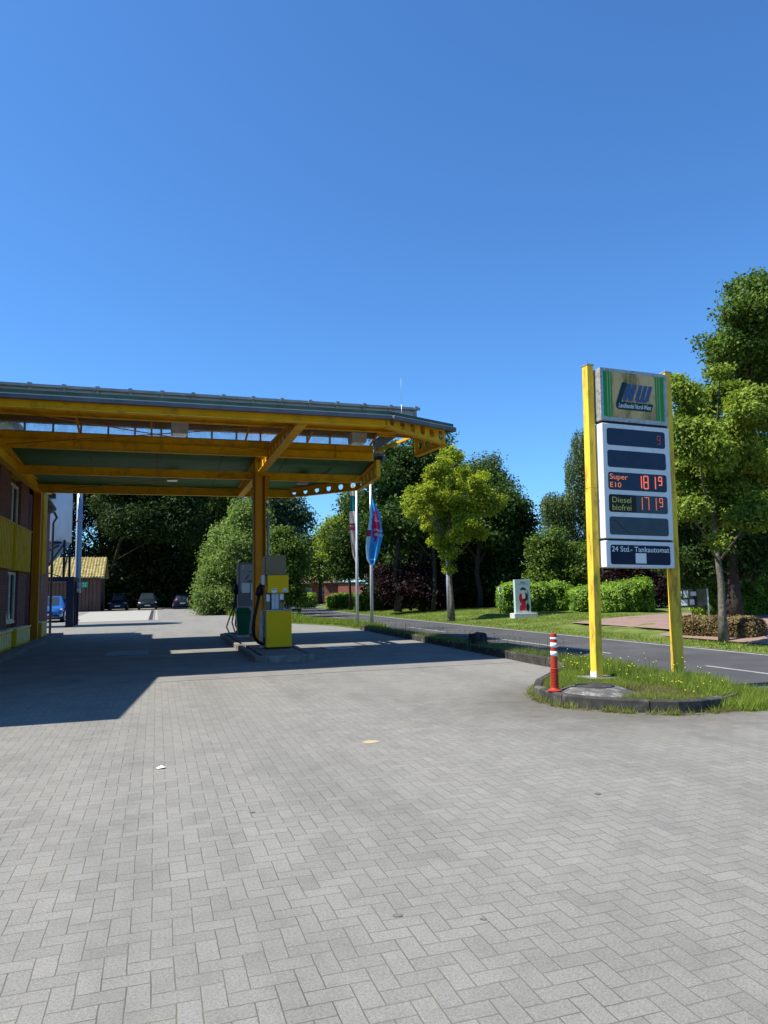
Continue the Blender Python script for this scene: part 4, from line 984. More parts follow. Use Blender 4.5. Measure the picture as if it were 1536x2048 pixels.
t = thing('brick_shed', 'long low shed with mossy yellow tiled roof and brown boarded front behind the silo', 'shed', (-10.35, 82, 0))
mb = MB(); mb.box(-8,4.6,0,7,0,3.75); mb.add([(4.6,0,3.75),(4.6,7,3.75),(4.6,3.5,5.9)], [(0,1,2)]); mb.add([(-8,0,3.75),(-8,7,3.75),(-8,3.5,5.9)], [(0,2,1)]); mb.build('wall', M['brick_dark'], t)
mb = MB()
for i in range(34): mb.box(-8+i*.36,-8+i*.36+.30,-.07,-.02,.1,3.65)
mb.build('boarding', M['wood_dark'], t)
def roof_tile_mat():
    m, nt, b_ = new_mat('mossy_pantiles')
    c = ramp(nt, noise(nt, 2.2, 5, .7), [(.3, (.10,.06,.03)), (.46, (.33,.26,.09)), (.7, (.50,.43,.18))])
    nt.links.new(c, b_.inputs['Base Color']); b_.inputs['Roughness'].default_value = .9; return m
mb = MB()
NR, NC = 13, 44
for r_ in range(NR):                                   # rows of pantiles as small curved ridges
    y0 = -.45+r_*(4.0/NR); z0 = 3.62+(y0+.45)*.57; y1 = y0+4.0/NR; z1 = z0+(y1-y0)*.57
    for c_ in range(NC):
        x0 = -8.2+c_*(13.2/NC); wd = 13.2/NC
        mb.add([(x0,y0,z0+.02),(x0+wd*.5,y0,z0+.16),(x0+wd,y0,z0+.02),(x0,y1,z1),(x0+wd*.5,y1,z1+.08),(x0+wd,y1,z1),(x0,y0,z0-.06),(x0+wd,y0,z0-.06)],
               [(0,1,4,3),(1,2,5,4),(6,7,2,1,0)], 0, False)
mb.add([(-8.2,3.5,5.93),(5.0,3.5,5.93),(5.0,7.5,3.6),(-8.2,7.5,3.6)], [(0,1,2,3)])
mb.build('roof', roof_tile_mat(), t)
s_ = MB().box(2.75,3.35,-.14,-.10,2.55,3.15).build('safety_sign', mat('sign_green', (.02,.30,.16), .5, var=.05), t)
mb = MB()
for a in (45, 135, 225, 315):
    dx, dz = math.cos(R(a)), math.sin(R(a))
    mb.bar((3.05+dx*.26,-.145,2.85+dz*.26), (3.05+dx*.08,-.145,2.85+dz*.08), .05, .008, up=(0,1,0))
mb.build('safety_arrow', M['white_plain'], s_)
MB().box(4.62,5.0,-.2,-.05,3.5,3.6).build('gutter_end', M['trim'], t)

# ================================================================ CARS
def make_car(label, paint, loc, rz, sc=1.0, suv=False, rear=False, group=None):
    t = thing('parked_car', label, 'car', loc, rz, group); t.scale = (sc, sc, sc)
    H_ = 1.68 if suv else 1.48; hz = .98 if suv else .90
    # stations: y, half width low, half width belt, z bottom, z belt, z top, half width top
    st = [(-2.15,.62,.60,.32,.58,.62,.50),(-2.08,.80,.78,.24,.66,.72,.62),(-1.75,.88,.87,.22,.74,.84,.66),(-1.0,.90,.89,.22,hz-.06,hz,.70),
          (-.85,.90,.89,.22,hz-.03,hz+.04,.70),(-.15,.90,.89,.22,hz,H_-.05,.60),(.3,.90,.89,.22,hz,H_,.60),(1.2,.90,.89,.22,hz,H_-.04,.58),(1.75,.88,.86,.24,hz,H_-.22,.54),(2.1,.84,.80,.30,hz-.02,hz+.06,.60),(2.18,.70,.70,.34,.7,.74,.55)]
    vs = []
    for y, wl, wb, zb, zm, zt, wt in st:
        half = [(wl*.86, zb), (wl, zb+.10), (wb*1.01, (zb+zm)/2+.05), (wb, zm), (wt+.02, zt-.04), (wt*.85, zt)]
        ring = [(x, y, z) for x, z in half]+[(-x, y, z) for x, z in reversed(half)]; vs += ring
    n = 12; fs = []
    for i in range(len(st)-1):
        for k in range(n): fs.append((i*n+k, (i+1)*n+k, (i+1)*n+(k+1) % n, i*n+(k+1) % n))
    fs += [tuple(range(n)), tuple(reversed(range((len(st)-1)*n, len(st)*n)))]
    MB().add(vs, fs, 0, True).build('body', paint, t)
    P = lambda i, k, o=.012: Vector(vs[i*n+k])+Vector((o if vs[i*n+k][0] > 0 else -o, 0, o))
    def patch(name, a, b_, c, d, m_, sh=.10):
        pts = [Vector(a), Vector(b_), Vector(c), Vector(d)]; ce = sum(pts, Vector())/4; pts = [p_+(ce-p_)*sh for p_ in pts]
        return MB().add(pts, [(0,1,2,3)]).build(name, m_, t)
    f = Vector((0,-.012,.012)); r_ = Vector((0,.012,.012))
    patch('windscreen', P(4,5,0)+f, P(5,5,0)+f, P(5,6,0)+f, P(4,6,0)+f, M['car_glass'], .03)
    patch('rear_window', P(8,5,0)+r_, P(9,5,0)+r_, P(9,6,0)+r_, P(8,6,0)+r_, M['car_glass'], .06)
    for k0, k1 in ((3,4),(8,7)):
        patch('side_window', P(5,k0), P(6,k0), P(6,k1), P(5,k1), M['car_glass'], .12); patch('side_window', P(6,k0), P(7,k0), P(7,k1), P(6,k1), M['car_glass'], .12)
    for x in (-.82, .82):
        for y in (-1.35, 1.35):
            wv = MB(); wv.lathe([(.20,-.11),(.31,-.11),(.325,-.08),(.325,.08),(.31,.11),(.20,.11)], 0, 0, 20); wo = wv.build('tyre', M['black_rubber'], t)
            wo.rotation_euler = (0, R(90), 0); wo.location = (x, y, .325)
            ro = MB().lathe([(.2,-.10),(.2,.115),(.05,.125)], 0, 0, 14).build('rim', M['alu_frame'], wo)
    for s in (-1, 1):
        hl = MB().add([(s*.40,-2.12,.60),(s*.72,-2.06,.60),(s*.84,-1.86,.66),(s*.86,-1.72,.76),(s*.62,-1.93,.76),(s*.42,-2.06,.69)], [(0,1,2,3,4,5)])
        for i, v in enumerate(hl.v): hl.v[i] = (v[0]*1.01, v[1]-.03, v[2]+.02)
        hl.build('headlight', M['headlight'], t)
        MB().box(s*.66-.16,s*.66+.16,2.12,2.2,.72,.9).build('tail_lamp', M['tail'], t)
        MB().box(s*.98-.09,s*.98+.09,-.78,-.62,.92,1.06).build('mirror', paint, t, .03)
        MB().box(s*.60-.14,s*.60+.14,-2.19,-2.12,.33,.43).build('fog_lamp', M['black'], t)
    MB().box(-.42,.42,-2.20,-2.14,.34,.50).box(-.36,.36,-2.19,-2.14,.575,.64).build('grille', M['black'], t)
    MB().box(-.26,.26,-2.225,-2.203,.40,.50).box(-.26,.26,2.2,2.225,.55,.66).build('number_plate', M['plate'], t)
    MB().box(-.86,.86,-2.0,2.0,.17,.24).build('underbody', M['black'], t)
    if suv: MB().bar((-.5,-.3,H_+.03),(-.5,1.4,H_+.03),.03).bar((.5,-.3,H_+.03),(.5,1.4,H_+.03),.03).build('roof_rail', M['trim'], t)
    return t
c = gp(103, 1240, 0); make_car('bright blue hatchback parked under the silo frame beside the brick building', M['car_blue'], (-6.75, 52.3, 0), R(0), 1.14)
dk = 'dark cars parked under the trees'
make_car('black car at the left of the row under the trees, next to the shed', M['car_black'], (-4.05, 85.2, 0), 0, 1.08, True, group=dk)
make_car('black car with bright headlights in the middle of the row under the trees', M['car_black'], (-.95, 84.9, 0), 0, 1.10, True, group=dk)
make_car('dark blue car with red tail lamps at the right of the row under the trees', M['car_dark'], (2.75, 84.6, 0), R(180), 1.08, group=dk)

# ================================================================ HOUSE BEYOND THE ROAD
c = at(640, 1183, 112)
t = thing('brick_house', 'low red brick house with a brown hipped tile roof beyond the hedges', 'house', (c.x, c.y, .1), R(-22))
MB().box(-10,2.8,-5,5,0,2.9).build('wall', M['house_red'], t)
MB().add([(-10.6,-5.6,2.75),(3.4,-5.6,2.75),(3.4,5.6,2.75),(-10.6,5.6,2.75),(-6.5,0,6.3),(-1.2,0,6.3)], [(0,1,5,4),(1,2,5),(2,3,4,5),(3,0,4),(0,3,2,1)]).build('roof', M['house_roof'], t)
for x in (-4.5, -1.5, 1.0):
    fo = MB().box(x,x+1.1,-5.08,-5.0,1.0,2.1).build('window', M['white_frame'], t); MB().box(x+.1,x+1.0,-5.1,-5.09,1.1,2.0).build('pane', M['window'], fo)
c = at(690, 1183, 108)
t = thing('garage', 'flat roofed brick garage with a salmon door beside the low red house', 'garage', (c.x, c.y, .1), R(-22))
MB().box(-2.7,2.2,-3,3,0,2.7).build('wall', M['house_red'], t); MB().box(-.6,3.4,-3.2,-3.0,0,2.6).build('door', M['salmon'], t); MB().box(3.5,8.5,-3,2,0,2.5).build('side_wall', M['house_red'], t); MB().box(-2.8,8.6,-3.3,3.1,2.7,2.82).build('roof', M['roof_top'], t)
# ================================================================ VEGETATION
def quad_mesh(name, V, tint, mats, parent=None, tri=False):
    k = V.shape[1]; n = V.shape[0]
    me = bpy.data.meshes.new(name)
    me.vertices.add(n*k); me.vertices.foreach_set('co', V.astype('f').ravel())
    me.loops.add(n*k); me.loops.foreach_set('vertex_index', np.arange(n*k, dtype='i'))
    me.polygons.add(n); me.polygons.foreach_set('loop_start', np.arange(0, n*k, k, dtype='i')); me.polygons.foreach_set('loop_total', np.full(n, k, 'i'))
    at_ = me.attributes.new('tint', 'FLOAT', 'POINT'); at_.data.foreach_set('value', np.repeat(tint, k).astype('f'))
    me.update(calc_edges=True)
    return link(name, me, mats, parent)
def unit(v): return v/np.maximum(np.linalg.norm(v, axis=1, keepdims=True), 1e-9)
def leaf_quads(C, size, rng, out=None, droop=0.0, aspect=.55):
    n = len(C); nr = rng.normal(size=(n, 3)); nr[:, 2] = np.abs(nr[:, 2])*.8+.25
    if out is not None: nr = nr*.8+out*1.0
    nr = unit(nr); t = rng.normal(size=(n, 3)); t[:, 2] -= droop; t = unit(t-nr*(t*nr).sum(1, keepdims=True)); b_ = np.cross(nr, t)
    s = size*rng.uniform(.6, 1.35, (n, 1)); L = t*s; W = b_*s*aspect
    fold = nr*s*.12
    return np.stack([C-L*.5, C+W*.5+fold, C+L*.55, C-W*.5+fold], axis=1)
def crown_points(lobes, n_cl, per, cl_r, rng, flat=.6, inner=.22, bough=.86):
    ctr = np.array([l[0] for l in lobes], float); rad = np.array([l[1] for l in lobes], float)
    wgt = (rad[:, 0]*rad[:, 2]+rad[:, 0]*rad[:, 1]); wgt /= wgt.sum()
    idx = rng.choice(len(lobes), n_cl, p=wgt); d = unit(rng.normal(size=(n_cl, 3)))
    ph = rng.uniform(0, 6.28, (len(lobes), 3))
    bumpy = 1+.16*np.sin(d[:, 0]*5+ph[idx, 0])*np.sin(d[:, 2]*6+ph[idx, 1])+.12*np.sin(d[:, 1]*9+d[:, 2]*7+ph[idx, 2])
    rr = (1-np.abs(rng.normal(0, inner, n_cl)))*bumpy; rr = np.clip(rr, .1, 1.4)
    # second level: boughs sit on the lobe, leaf clumps sit on the boughs
    nb = 8
    bd_ = unit(rng.normal(size=(len(lobes)*nb, 3))); br_ = rng.uniform(.55, 1.02, len(lobes)*nb); bs_ = rng.uniform(.24, .44, len(lobes)*nb)
    bi_ = idx*nb+rng.integers(0, nb, n_cl); use = rng.uniform(size=n_cl) < bough
    Pb = ctr[idx]+bd_[bi_]*rad[idx]*br_[bi_][:, None]+d*rad[idx]*(bs_[bi_]*(1-np.abs(rng.normal(0, .22, n_cl))))[:, None]*np.array([1, 1, .75])
    P = np.where(use[:, None], Pb, ctr[idx]+d*rad[idx]*(np.minimum(rr, 1.1)*(.78 if bough > .5 else .95))[:, None])
    cl = np.repeat(P, per, 0)+np.clip(rng.normal(size=(n_cl*per, 3)), -1.7, 1.7)*cl_r*np.array([1, 1, flat])
    o = np.repeat(d, per, 0)
    tint = np.clip(np.repeat(rng.uniform(.15, .85, n_cl), per)+rng.normal(0, .16, n_cl*per), 0, 1)
    return cl, o, tint
def limbs(mb, base, top, r0, lobes, rng, n_l=7, bend=.15):
    base = Vector(base); top = Vector(top); pts = []; rs = []
    K = 7
    off = [Vector((rng.uniform(-1, 1), rng.uniform(-1, 1), 0))*bend*(i > 0) for i in range(K)]
    for i in range(K):
        u = i/(K-1); pts.append(base.lerp(top, u)+off[i]*math.sin(u*3.1)); rs.append(r0*(1-.72*u)*(1.35 if i == 0 else 1))
    mb.tube(pts, rs, 10)
    H = (top-base).length
    order = list(range(len(lobes))); rng.shuffle(order)
    for q_ in order[:n_l]:
        c, r_ = lobes[q_]; c = Vector(c); u = min(.95, max(.45, (c.z-base.z)/max(H, .1)*.62)); s = base.lerp(top, u)
        mid = s.lerp(c, .5)+Vector((rng.uniform(-.2, .2), rng.uniform(-.2, .2), .12*H*.3))
        mb.tube([s, mid, c, c+(c-s).normalized()*r_[0]*.5], [r0*.36*(1-u*.4), r0*.22, r0*.12, r0*.04], 6)
def px_lobes(D, L, jit=1.0, rng=None, flatz=1.0, depth=1.0):
    out = []
    for l in L:
        x, y, rp = l[:3]; r_ = rp*D/F_PX; ry = (l[3] if len(l) > 3 else rp)*D/F_PX
        dd = rng.uniform(-1, 1)*jit; p = at(x, y, D+dd); out.append(((p.x, p.y, p.z), (r_, r_*depth, ry*flatz)))
    return out
def make_tree(name, label, cat, base, D, L, leaf, size, n_cl, per, cl_r, trunk=.25, bark='bark_dark', jit=1.5, seed=1, group=None, top=None, inner=.22, n_l=7, droop=0, extra=None, bend=.15, bough=.86):
    rng = np.random.default_rng(seed)
    lobes = px_lobes(D, L, jit, rng)
    t = thing(name, label, cat, base, 0, group); bv = Vector(base)
    lobes = [((c[0]-bv.x, c[1]-bv.y, c[2]-bv.z), r_) for c, r_ in lobes]
    P, o, ti = crown_points(lobes, n_cl, per, cl_r, rng, inner=inner, bough=bough)
    P[:, 2] = np.maximum(P[:, 2], .05)
    V = leaf_quads(P, size, rng, o*.6, droop); quad_mesh('crown', V, ti, M[leaf], t)
    if trunk:
        mb = MB(); zt = max(c[2] for c, r_ in lobes); cx_ = np.mean([c[0] for c, r_ in lobes]); cy_ = np.mean([c[1] for c, r_ in lobes])
        tp = top or (cx_*.5, cy_*.5, zt*.9)
        limbs(mb, (0, 0, -.1), tp, trunk, lobes, rng, n_l, bend); mb.build('trunk', M[bark], t)
    return t
def ground_at(x, y, D, z=0): p = at(x, y, D); return (p.x, p.y, z)
def vb(x, D, z=0.0):                       # base point below pixel column x at depth D
    p = at(x, 1183, D); return (p.x, p.y, z)

G1 = 'dark trees behind the yard'
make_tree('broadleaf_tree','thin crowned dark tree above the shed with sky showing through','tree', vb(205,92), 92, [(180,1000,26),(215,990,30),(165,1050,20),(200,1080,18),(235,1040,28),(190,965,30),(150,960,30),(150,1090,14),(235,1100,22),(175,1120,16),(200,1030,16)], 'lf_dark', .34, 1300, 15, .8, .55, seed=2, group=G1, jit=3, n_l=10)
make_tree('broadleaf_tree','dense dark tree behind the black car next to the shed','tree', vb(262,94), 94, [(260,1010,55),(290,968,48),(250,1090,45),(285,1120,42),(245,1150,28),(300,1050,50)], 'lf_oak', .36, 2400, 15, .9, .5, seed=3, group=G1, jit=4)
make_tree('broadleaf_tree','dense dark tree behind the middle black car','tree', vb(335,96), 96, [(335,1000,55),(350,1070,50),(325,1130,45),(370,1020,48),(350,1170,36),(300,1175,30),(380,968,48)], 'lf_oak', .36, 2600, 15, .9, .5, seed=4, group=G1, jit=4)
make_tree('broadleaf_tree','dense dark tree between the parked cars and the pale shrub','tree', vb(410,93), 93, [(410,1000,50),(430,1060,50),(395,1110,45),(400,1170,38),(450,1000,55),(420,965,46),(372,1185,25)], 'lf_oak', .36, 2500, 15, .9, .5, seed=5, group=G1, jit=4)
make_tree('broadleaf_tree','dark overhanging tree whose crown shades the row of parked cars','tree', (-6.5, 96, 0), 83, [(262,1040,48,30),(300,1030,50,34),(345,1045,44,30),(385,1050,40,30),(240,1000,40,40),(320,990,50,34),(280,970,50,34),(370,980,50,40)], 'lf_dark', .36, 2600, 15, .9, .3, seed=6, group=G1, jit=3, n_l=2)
tag(quad_mesh('undergrowth', leaf_quads(np.stack([RNG.uniform(-14, 12, 22000), RNG.uniform(93, 100, 22000), np.abs(RNG.normal(0, 3.2, 22000))], 1), .6, RNG), RNG.uniform(0, .5, 22000), M['lf_dark']), 'dense dark undergrowth behind the parked cars', 'undergrowth', kind='stuff')
# mostly hidden tree added left of the yard to shade the parked cars
make_tree('broadleaf_tree','dark tree added behind the shed roof to shade the cars','tree', (-13, 92, 0), 90, [(110,1000,44),(70,980,64),(110,975,50),(60,1030,60),(90,1080,50),(20,985,66),(30,1060,70)], 'lf_dark', .5, 1900, 14, 1.1, .5, seed=7, group=G1, jit=3)

# pale shrub (bamboo-like) along the drive
def bush(name, label, cat, D, L, leaf, size, n_cl, per, cl_r, seed, base=None, jit=.5, inner=.3, group=None, droop=0, stem=.06, bough=.86):
    return make_tree(name, label, cat, base or vb(L[0][0], D), D, L, leaf, size, n_cl, per, cl_r, stem, 'bark_dark', jit, seed, group, None, inner, 5, droop, bough=bough)
bush('bamboo','tall pale green bamboo shrub beside the drive behind the fuel pumps','shrub', 56,
     [(478,1062,30,24),(492,1025,24,24),(452,1090,32,30),(485,1110,42,50),(440,1140,30,50),(475,1160,45,50),(424,1165,20,44),(418,1195,20,26),(505,1130,40,60),(500,1060,30,50),(450,1200,45,26),(495,1200,40,26),(415,1215,14,12)], 'lf_bamboo', .19, 7500, 14, .50, 21, droop=1.0, bough=.6, jit=1.6)
bush('shrub','darker olive shrub behind the top of the yellow pump','shrub', 50, [(575,1130,24,44),(560,1170,26,44),(585,1180,20,34),(590,1110,22,26),(560,1090,28,30)], 'lf_mid', .22, 1300, 12, .4, 22, jit=.8)
make_tree('birch_tree','loose grey green tree behind the canopy column with sky at its right edge','tree', vb(548,66), 66, [(550,1020,36),(585,1050,34),(540,1080,40),(600,1090,26),(575,1000,26),(610,1040,18),(560,1120,32),(520,1000,34),(520,1120,34),(525,950,34)], 'lf_grey', .30, 1500, 12, .65, .22, seed=23, jit=2)
# trees beyond the road, from the house to the willow
make_tree('broadleaf_tree','far rounded dark tree left of the salmon garage','tree', vb(640,100), 100, [(640,1130,26),(622,1150,18),(660,1110,28),(600,1120,24),(650,1085,18)], 'lf_mid', .4, 800, 12, .8, .3, seed=24, jit=2)
make_tree('young_tree','slender light green street tree with a thin trunk left of the flagpoles','tree', ground_at(702,1221,62,.1), 60, [(690,1050,34),(715,1090,34),(675,1100,28),(700,1130,30),(665,1070,20),(710,1010,24)], 'lf_linden', .24, 1500, 12, .5, .13, seed=25, jit=1.4)
make_tree('oak_tree','big dark oak behind the two flagpoles','tree', vb(790,58,.3), 58, [(820,930,55),(870,905,36),(765,980,50),(720,1040,42),(780,1060,62),(850,1000,60),(740,1110,46),(700,1080,24),(905,960,36),(800,1120,50),(690,1130,22),(735,1010,34),(860,1080,50),(790,925,36),(845,890,22)], 'lf_oak', .27, 4600, 15, .65, .42, seed=26, jit=3, n_l=12, inner=.2)
make_tree('oak_tree','dark oak behind the yellow green tree','tree', vb(866,60,.3), 60, [(880,1000,60),(930,1040,60),(870,1100,50),(920,1110,46),(960,960,42)], 'lf_oak', .28, 2400, 15, .7, .32, seed=27, jit=2.5)
make_tree('birch_tree','tall grey green birch top rising right of the yellow green tree','tree', vb(965,72,.3), 72, [(965,935,30,32),(945,985,38),(990,975,32,40),(1000,1030,40),(930,950,18),(1020,985,14,20)], 'lf_grey', .28, 1500, 13, .55, .28, seed=28, jit=2, droop=1)
make_tree('broadleaf_tree','wide dark tree between the yellow green tree and the gap of sky','tree', vb(985,54,.3), 54, [(985,1040,52),(1030,1060,34),(960,1110,52),(1020,1120,42),(1045,1100,24),(990,1160,40),(1030,1010,20),(940,1150,40),(1000,1000,28)], 'lf_oak', .26, 3000, 15, .55, .35, seed=29, jit=2.5)
make_tree('shrub','purple brown copper shrub in the shade behind the flagpoles','shrub', vb(820,50,.3), 50, [(810,1160,34),(770,1165,28),(850,1170,30),(880,1185,22)], 'lf_purple', .22, 900, 12, .5, .1, seed=30, jit=1)
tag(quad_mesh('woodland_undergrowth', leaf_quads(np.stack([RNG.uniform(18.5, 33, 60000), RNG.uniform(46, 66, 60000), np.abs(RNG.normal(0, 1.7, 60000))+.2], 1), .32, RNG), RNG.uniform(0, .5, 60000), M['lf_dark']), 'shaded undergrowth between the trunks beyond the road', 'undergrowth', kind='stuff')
for i, (x, D, r0, lb) in enumerate(((795,49,.22,'bare dark trunk left of the yellow green tree'),(843,50,.2,'thin grey trunk between the dark trunk and the yellow green tree'),(866,48,.14,'slanting thin trunk just left of the yellow green tree'),(958,50,.2,'dark trunk under the wide tree right of the yellow green tree'))):
    t = thing('tree', lb, 'tree', vb(x, D, .25)); rng = np.random.default_rng(50+i)
    mb = MB(); mb.tube([(0,0,-.1),(.1,0,1),(-.1+.3*(i == 2),.1,2.5),(.1,0,4.2),(.3,.2,7)], [r0*1.4,r0,r0*.9,r0*.8,r0*.5], 9).tube([(0,.05,3),(.9,.2,4.3),(1.7,.1,5.6)], [r0*.5,r0*.35,r0*.15], 6).tube([(0,0,3.4),(-.9,.2,4.6),(-1.4,.1,6)], [r0*.5,r0*.35,r0*.15], 6); mb.build('trunk', M['bark_dark'], t)
    lobes = [((0,.5,6.2),(1.8,1.8,1.4)),((1.2,.8,5.4),(1.2,1.2,1)),((-1.2,.6,5.8),(1.2,1.2,1))]
    P, o, ti = crown_points(lobes, 330, 14, .45, rng); quad_mesh('crown', leaf_quads(P, .26, rng, o*.5), ti, M['lf_oak'], t)
make_tree('maple_tree','sunlit yellow green maple with a pale trunk on the far verge','tree', tuple(at(904,1231,38)[:2])+(.0,), 38,
     [(898,925,22,26),(878,958,30,24),(918,955,28,26),(850,985,28,24),(905,1000,36,32),(950,975,22,20),(978,1000,24,20),(835,1012,24,20),(868,1035,32,26),(945,1022,34,24),(832,985,16,14),(900,1050,30,24),(880,1078,22,18),(920,1072,18,16),(962,1066,15,9),(938,1050,20,14),(818,1000,12,12),(910,905,10,14),(884,930,14,16),(965,950,10,10),(994,1008,10,9),(893,1108,9,14),(903,1100,10,12),(897,1138,7,10)], 'lf_maple', .14, 3000, 14, .17, .13, 'bark', jit=1.2, seed=31, inner=.3, n_l=14, bend=.06, top=(0.0,0.0,7.0))
make_tree('conifer_tree','bushy green conifer below the weeping birch','tree', vb(1110,48,.3), 48, [(1095,1090,24,30),(1115,1120,36,40),(1140,1150,40,30),(1080,1150,30,34),(1165,1120,30,40)], 'lf_mid', .2, 1700, 13, .4, .2, seed=32, jit=1.5)
# weeping birch: hanging strands
def weeping(label, D, L, seed, base):
    rng = np.random.default_rng(seed); t = thing('weeping_birch', label, 'tree', base); bv = np.array(base)
    pts = []; ti = []
    for (x, y, w_, h_, n_, ln) in L:
        for k in range(n_):
            a = rng.uniform(-1, 1); px_ = x+w_*a; py_ = y+h_*rng.uniform(-1, .6)*math.sqrt(max(0, 1-a*a))
            p = np.array(at(px_, py_, D+rng.uniform(-1.8, 1.8)))
            Ls = ln*rng.uniform(.35, 1.1)*D/F_PX; m_ = int(Ls/.075)+4; s = np.linspace(0, 1, m_)
            sway = rng.normal(0, .25, 2)
            q_ = np.stack([p[0]+sway[0]*s**2, p[1]+sway[1]*s**2, p[2]-Ls*s], 1)+rng.normal(0, .06, (m_, 3))
            pts.append(q_); ti.append(np.full(m_, rng.uniform(.1, .9)))
    P = np.concatenate(pts)-bv; T = np.clip(np.concatenate(ti)+rng.normal(0, .12, len(P)), 0, 1)
    P[:, 2] = np.maximum(P[:, 2], .1)
    quad_mesh('crown', leaf_quads(P, .17, rng, None, 2.5, .45), T, M['lf_willow'], t)
    mb = MB(); tp = at(1165, 870, D)-Vector(base)
    lob = [(tuple(at(x, y, D)-Vector(base)), (1, 1, 1)) for x, y, *_ in L]
    limbs(mb, (0, 0, -.1), tuple(tp), .26, lob, rng, 9); mb.build('trunk', M['bark_dark'], t)
weeping('tall weeping birch with hanging strands left of the price sign', 52, [(1165,880,22,26,110,90),(1150,930,20,30,100,110),(1185,900,18,30,80,140),(1106,1000,22,16,130,80),(1125,1005,24,18,110,110),(1160,1000,30,30,130,120),(1195,1000,30,50,120,140),(1150,1080,34,30,130,90),(1090,1010,8,10,14,60),(1190,1090,30,30,90,90)], 33, vb(1175,52,.3))

make_tree('broadleaf_tree','tall dark tree rising highest at the right edge of the photo','tree', vb(1500,34,.3), 34, [(1520,620,50,50),(1482,640,24,26),(1462,700,32,26),(1490,720,60,50),(1545,700,70),(1520,800,70),(1462,770,30),(1560,900,80),(1422,685,14,10),(1480,880,60),(1500,575,30,16),(1560,600,40),(1530,1000,70),(1450,960,40),(1500,1080,60)], 'lf_mid', .20, 6000, 14, .40, .4, seed=34, jit=2, n_l=10)
make_tree('lime_tree','sunlit fresh green street tree with a rough trunk in front of the brown hedge','tree', tuple(gp(1448,1282,-.02)[:2])+(-.03,), 20.5, [(1380,790,24,22),(1365,840,22),(1410,830,34,30),(1450,790,34,20),(1500,830,50,40),(1400,890,44),(1460,900,56),(1520,920,50),(1370,930,26),(1400,980,46),(1460,1000,50),(1520,1020,46),(1350,760,8,6),(1440,745,10,8),(1436,1080,7,20),(1375,1020,26,22)], 'lf_linden', .115, 6500, 15, .17, .125, 'bark', jit=1.3, seed=35, inner=.34, n_l=14, bend=.04, top=(0,0,5.2))
make_tree('broadleaf_tree','dark shaded tree with a thick grey trunk behind the rough trunked street tree','tree', tuple(at(1468,1232,27)[:2])+(.2,), 28, [(1400,1000,50),(1440,1080,60),(1370,1080,40),(1480,1120,50),(1530,1080,60),(1400,1140,40),(1350,1000,30),(1370,930,40),(1430,950,50),(1500,960,60),(1350,1120,24)], 'lf_oak', .16, 4600, 14, .32, .30, seed=36, jit=1.6, top=(0,0,6))
make_tree('shrub','purple leaved copper shrub behind the round laurel bush','shrub', vb(1265,42,.3), 42, [(1255,1140,30,24),(1290,1150,26,24),(1300,1180,24,24),(1235,1160,26)], 'lf_purple', .2, 900, 12, .35, .08, seed=37, jit=.6)
make_tree('broadleaf_tree','shaded green tree between the posts of the price sign','tree', vb(1230,46,.3), 46, [(1215,1120,36,30),(1250,1100,40,40),(1310,1100,40,40),(1330,1150,36,36),(1280,1060,50,40)], 'lf_mid', .22, 2200, 13, .4, .2, seed=38, jit=1.5)
make_tree('broadleaf_tree','dark tree behind the price sign at the right','tree', vb(1330,50,.3), 50, [(1330,1050,40,60),(1350,980,40,60),(1400,1060,50,60),(1390,1150,50,40),(1480,1150,60,50)], 'lf_dark', .3, 2200, 14, .5, .2, seed=39, jit=2)

# hedges
def hedge(name, label, cx_, cy_, lx, ly, h, rz, leaf, size, n, seed, z0=0, group=None, cat='hedge', rough=.10, round_=.25):
    rng = np.random.default_rng(seed); t = thing(name, label, cat, (cx_, cy_, z0), rz, group)
    P = []
    a = rng.uniform(-1, 1, (n, 3)); f = rng.integers(0, 5, n)
    for ax, sgn, k in ((0,-1,0),(0,1,1),(1,-1,2),(1,1,3),(2,1,4)): a[f == k, ax] = sgn
    # areas: put more points on long faces
    pe = 4; sgn = np.sign(a)*np.abs(a)**1.0
    r_ = (np.abs(a[:, :2])**pe).sum(1)**(1/pe); r3 = (np.abs(a)**5).sum(1)**(1/5)
    q_ = a/np.maximum(r3, 1)[:, None]
    lump = 1+rough*np.sin(q_[:, 0]*lx*1.7+1)*np.sin(q_[:, 2]*3+q_[:, 0]*2)+rough*.6*np.sin(q_[:, 0]*lx*4.1)
    x = q_[:, 0]*lx/2; y = q_[:, 1]*ly/2*lump; z = np.where(q_[:, 2] > -1, (q_[:, 2]+1)/2*h*(1+(lump-1)*.8), 0)
    C = np.stack([x, y, z], 1)+rng.normal(0, size*.5, (n, 3)); C -= (a*np.abs(rng.normal(0, size*.8, (n, 1))))
    C[:, 2] = np.maximum(C[:, 2], .03)
    ti = np.clip(rng.uniform(.1, .9, n)+.25*np.sin(x*5)*np.sin(z*7), 0, 1)
    quad_mesh('foliage', leaf_quads(C, size, rng, a*.9), ti, M[leaf], t)
    k = .80; MB().box(-lx/2*k,lx/2*k,-ly/2*k*.8,ly/2*k*.8,0,h*.84).build('light_block_core', M['bark_dark'], t, .1)  # solid dark box added inside the leaves to block light
    return t
def hedge_px(name, label, xa, xb, D, ytop, leaf, size, n, seed, ly=1.4, **kw):
    A = at(xa, 1180, D); B = at(xb, 1180, D if not isinstance(D, tuple) else D[1]); mid = (A+B)/2; z0 = kw.pop('z0', .25)
    top = at((xa+xb)/2, ytop, D).z
    return hedge(name, label, mid.x, mid.y, (B-A).length, ly, top-z0, math.atan2(B.y-A.y, B.x-A.x), leaf, size, n, seed, z0, **kw)
LG = 'laurel hedges beyond the road'
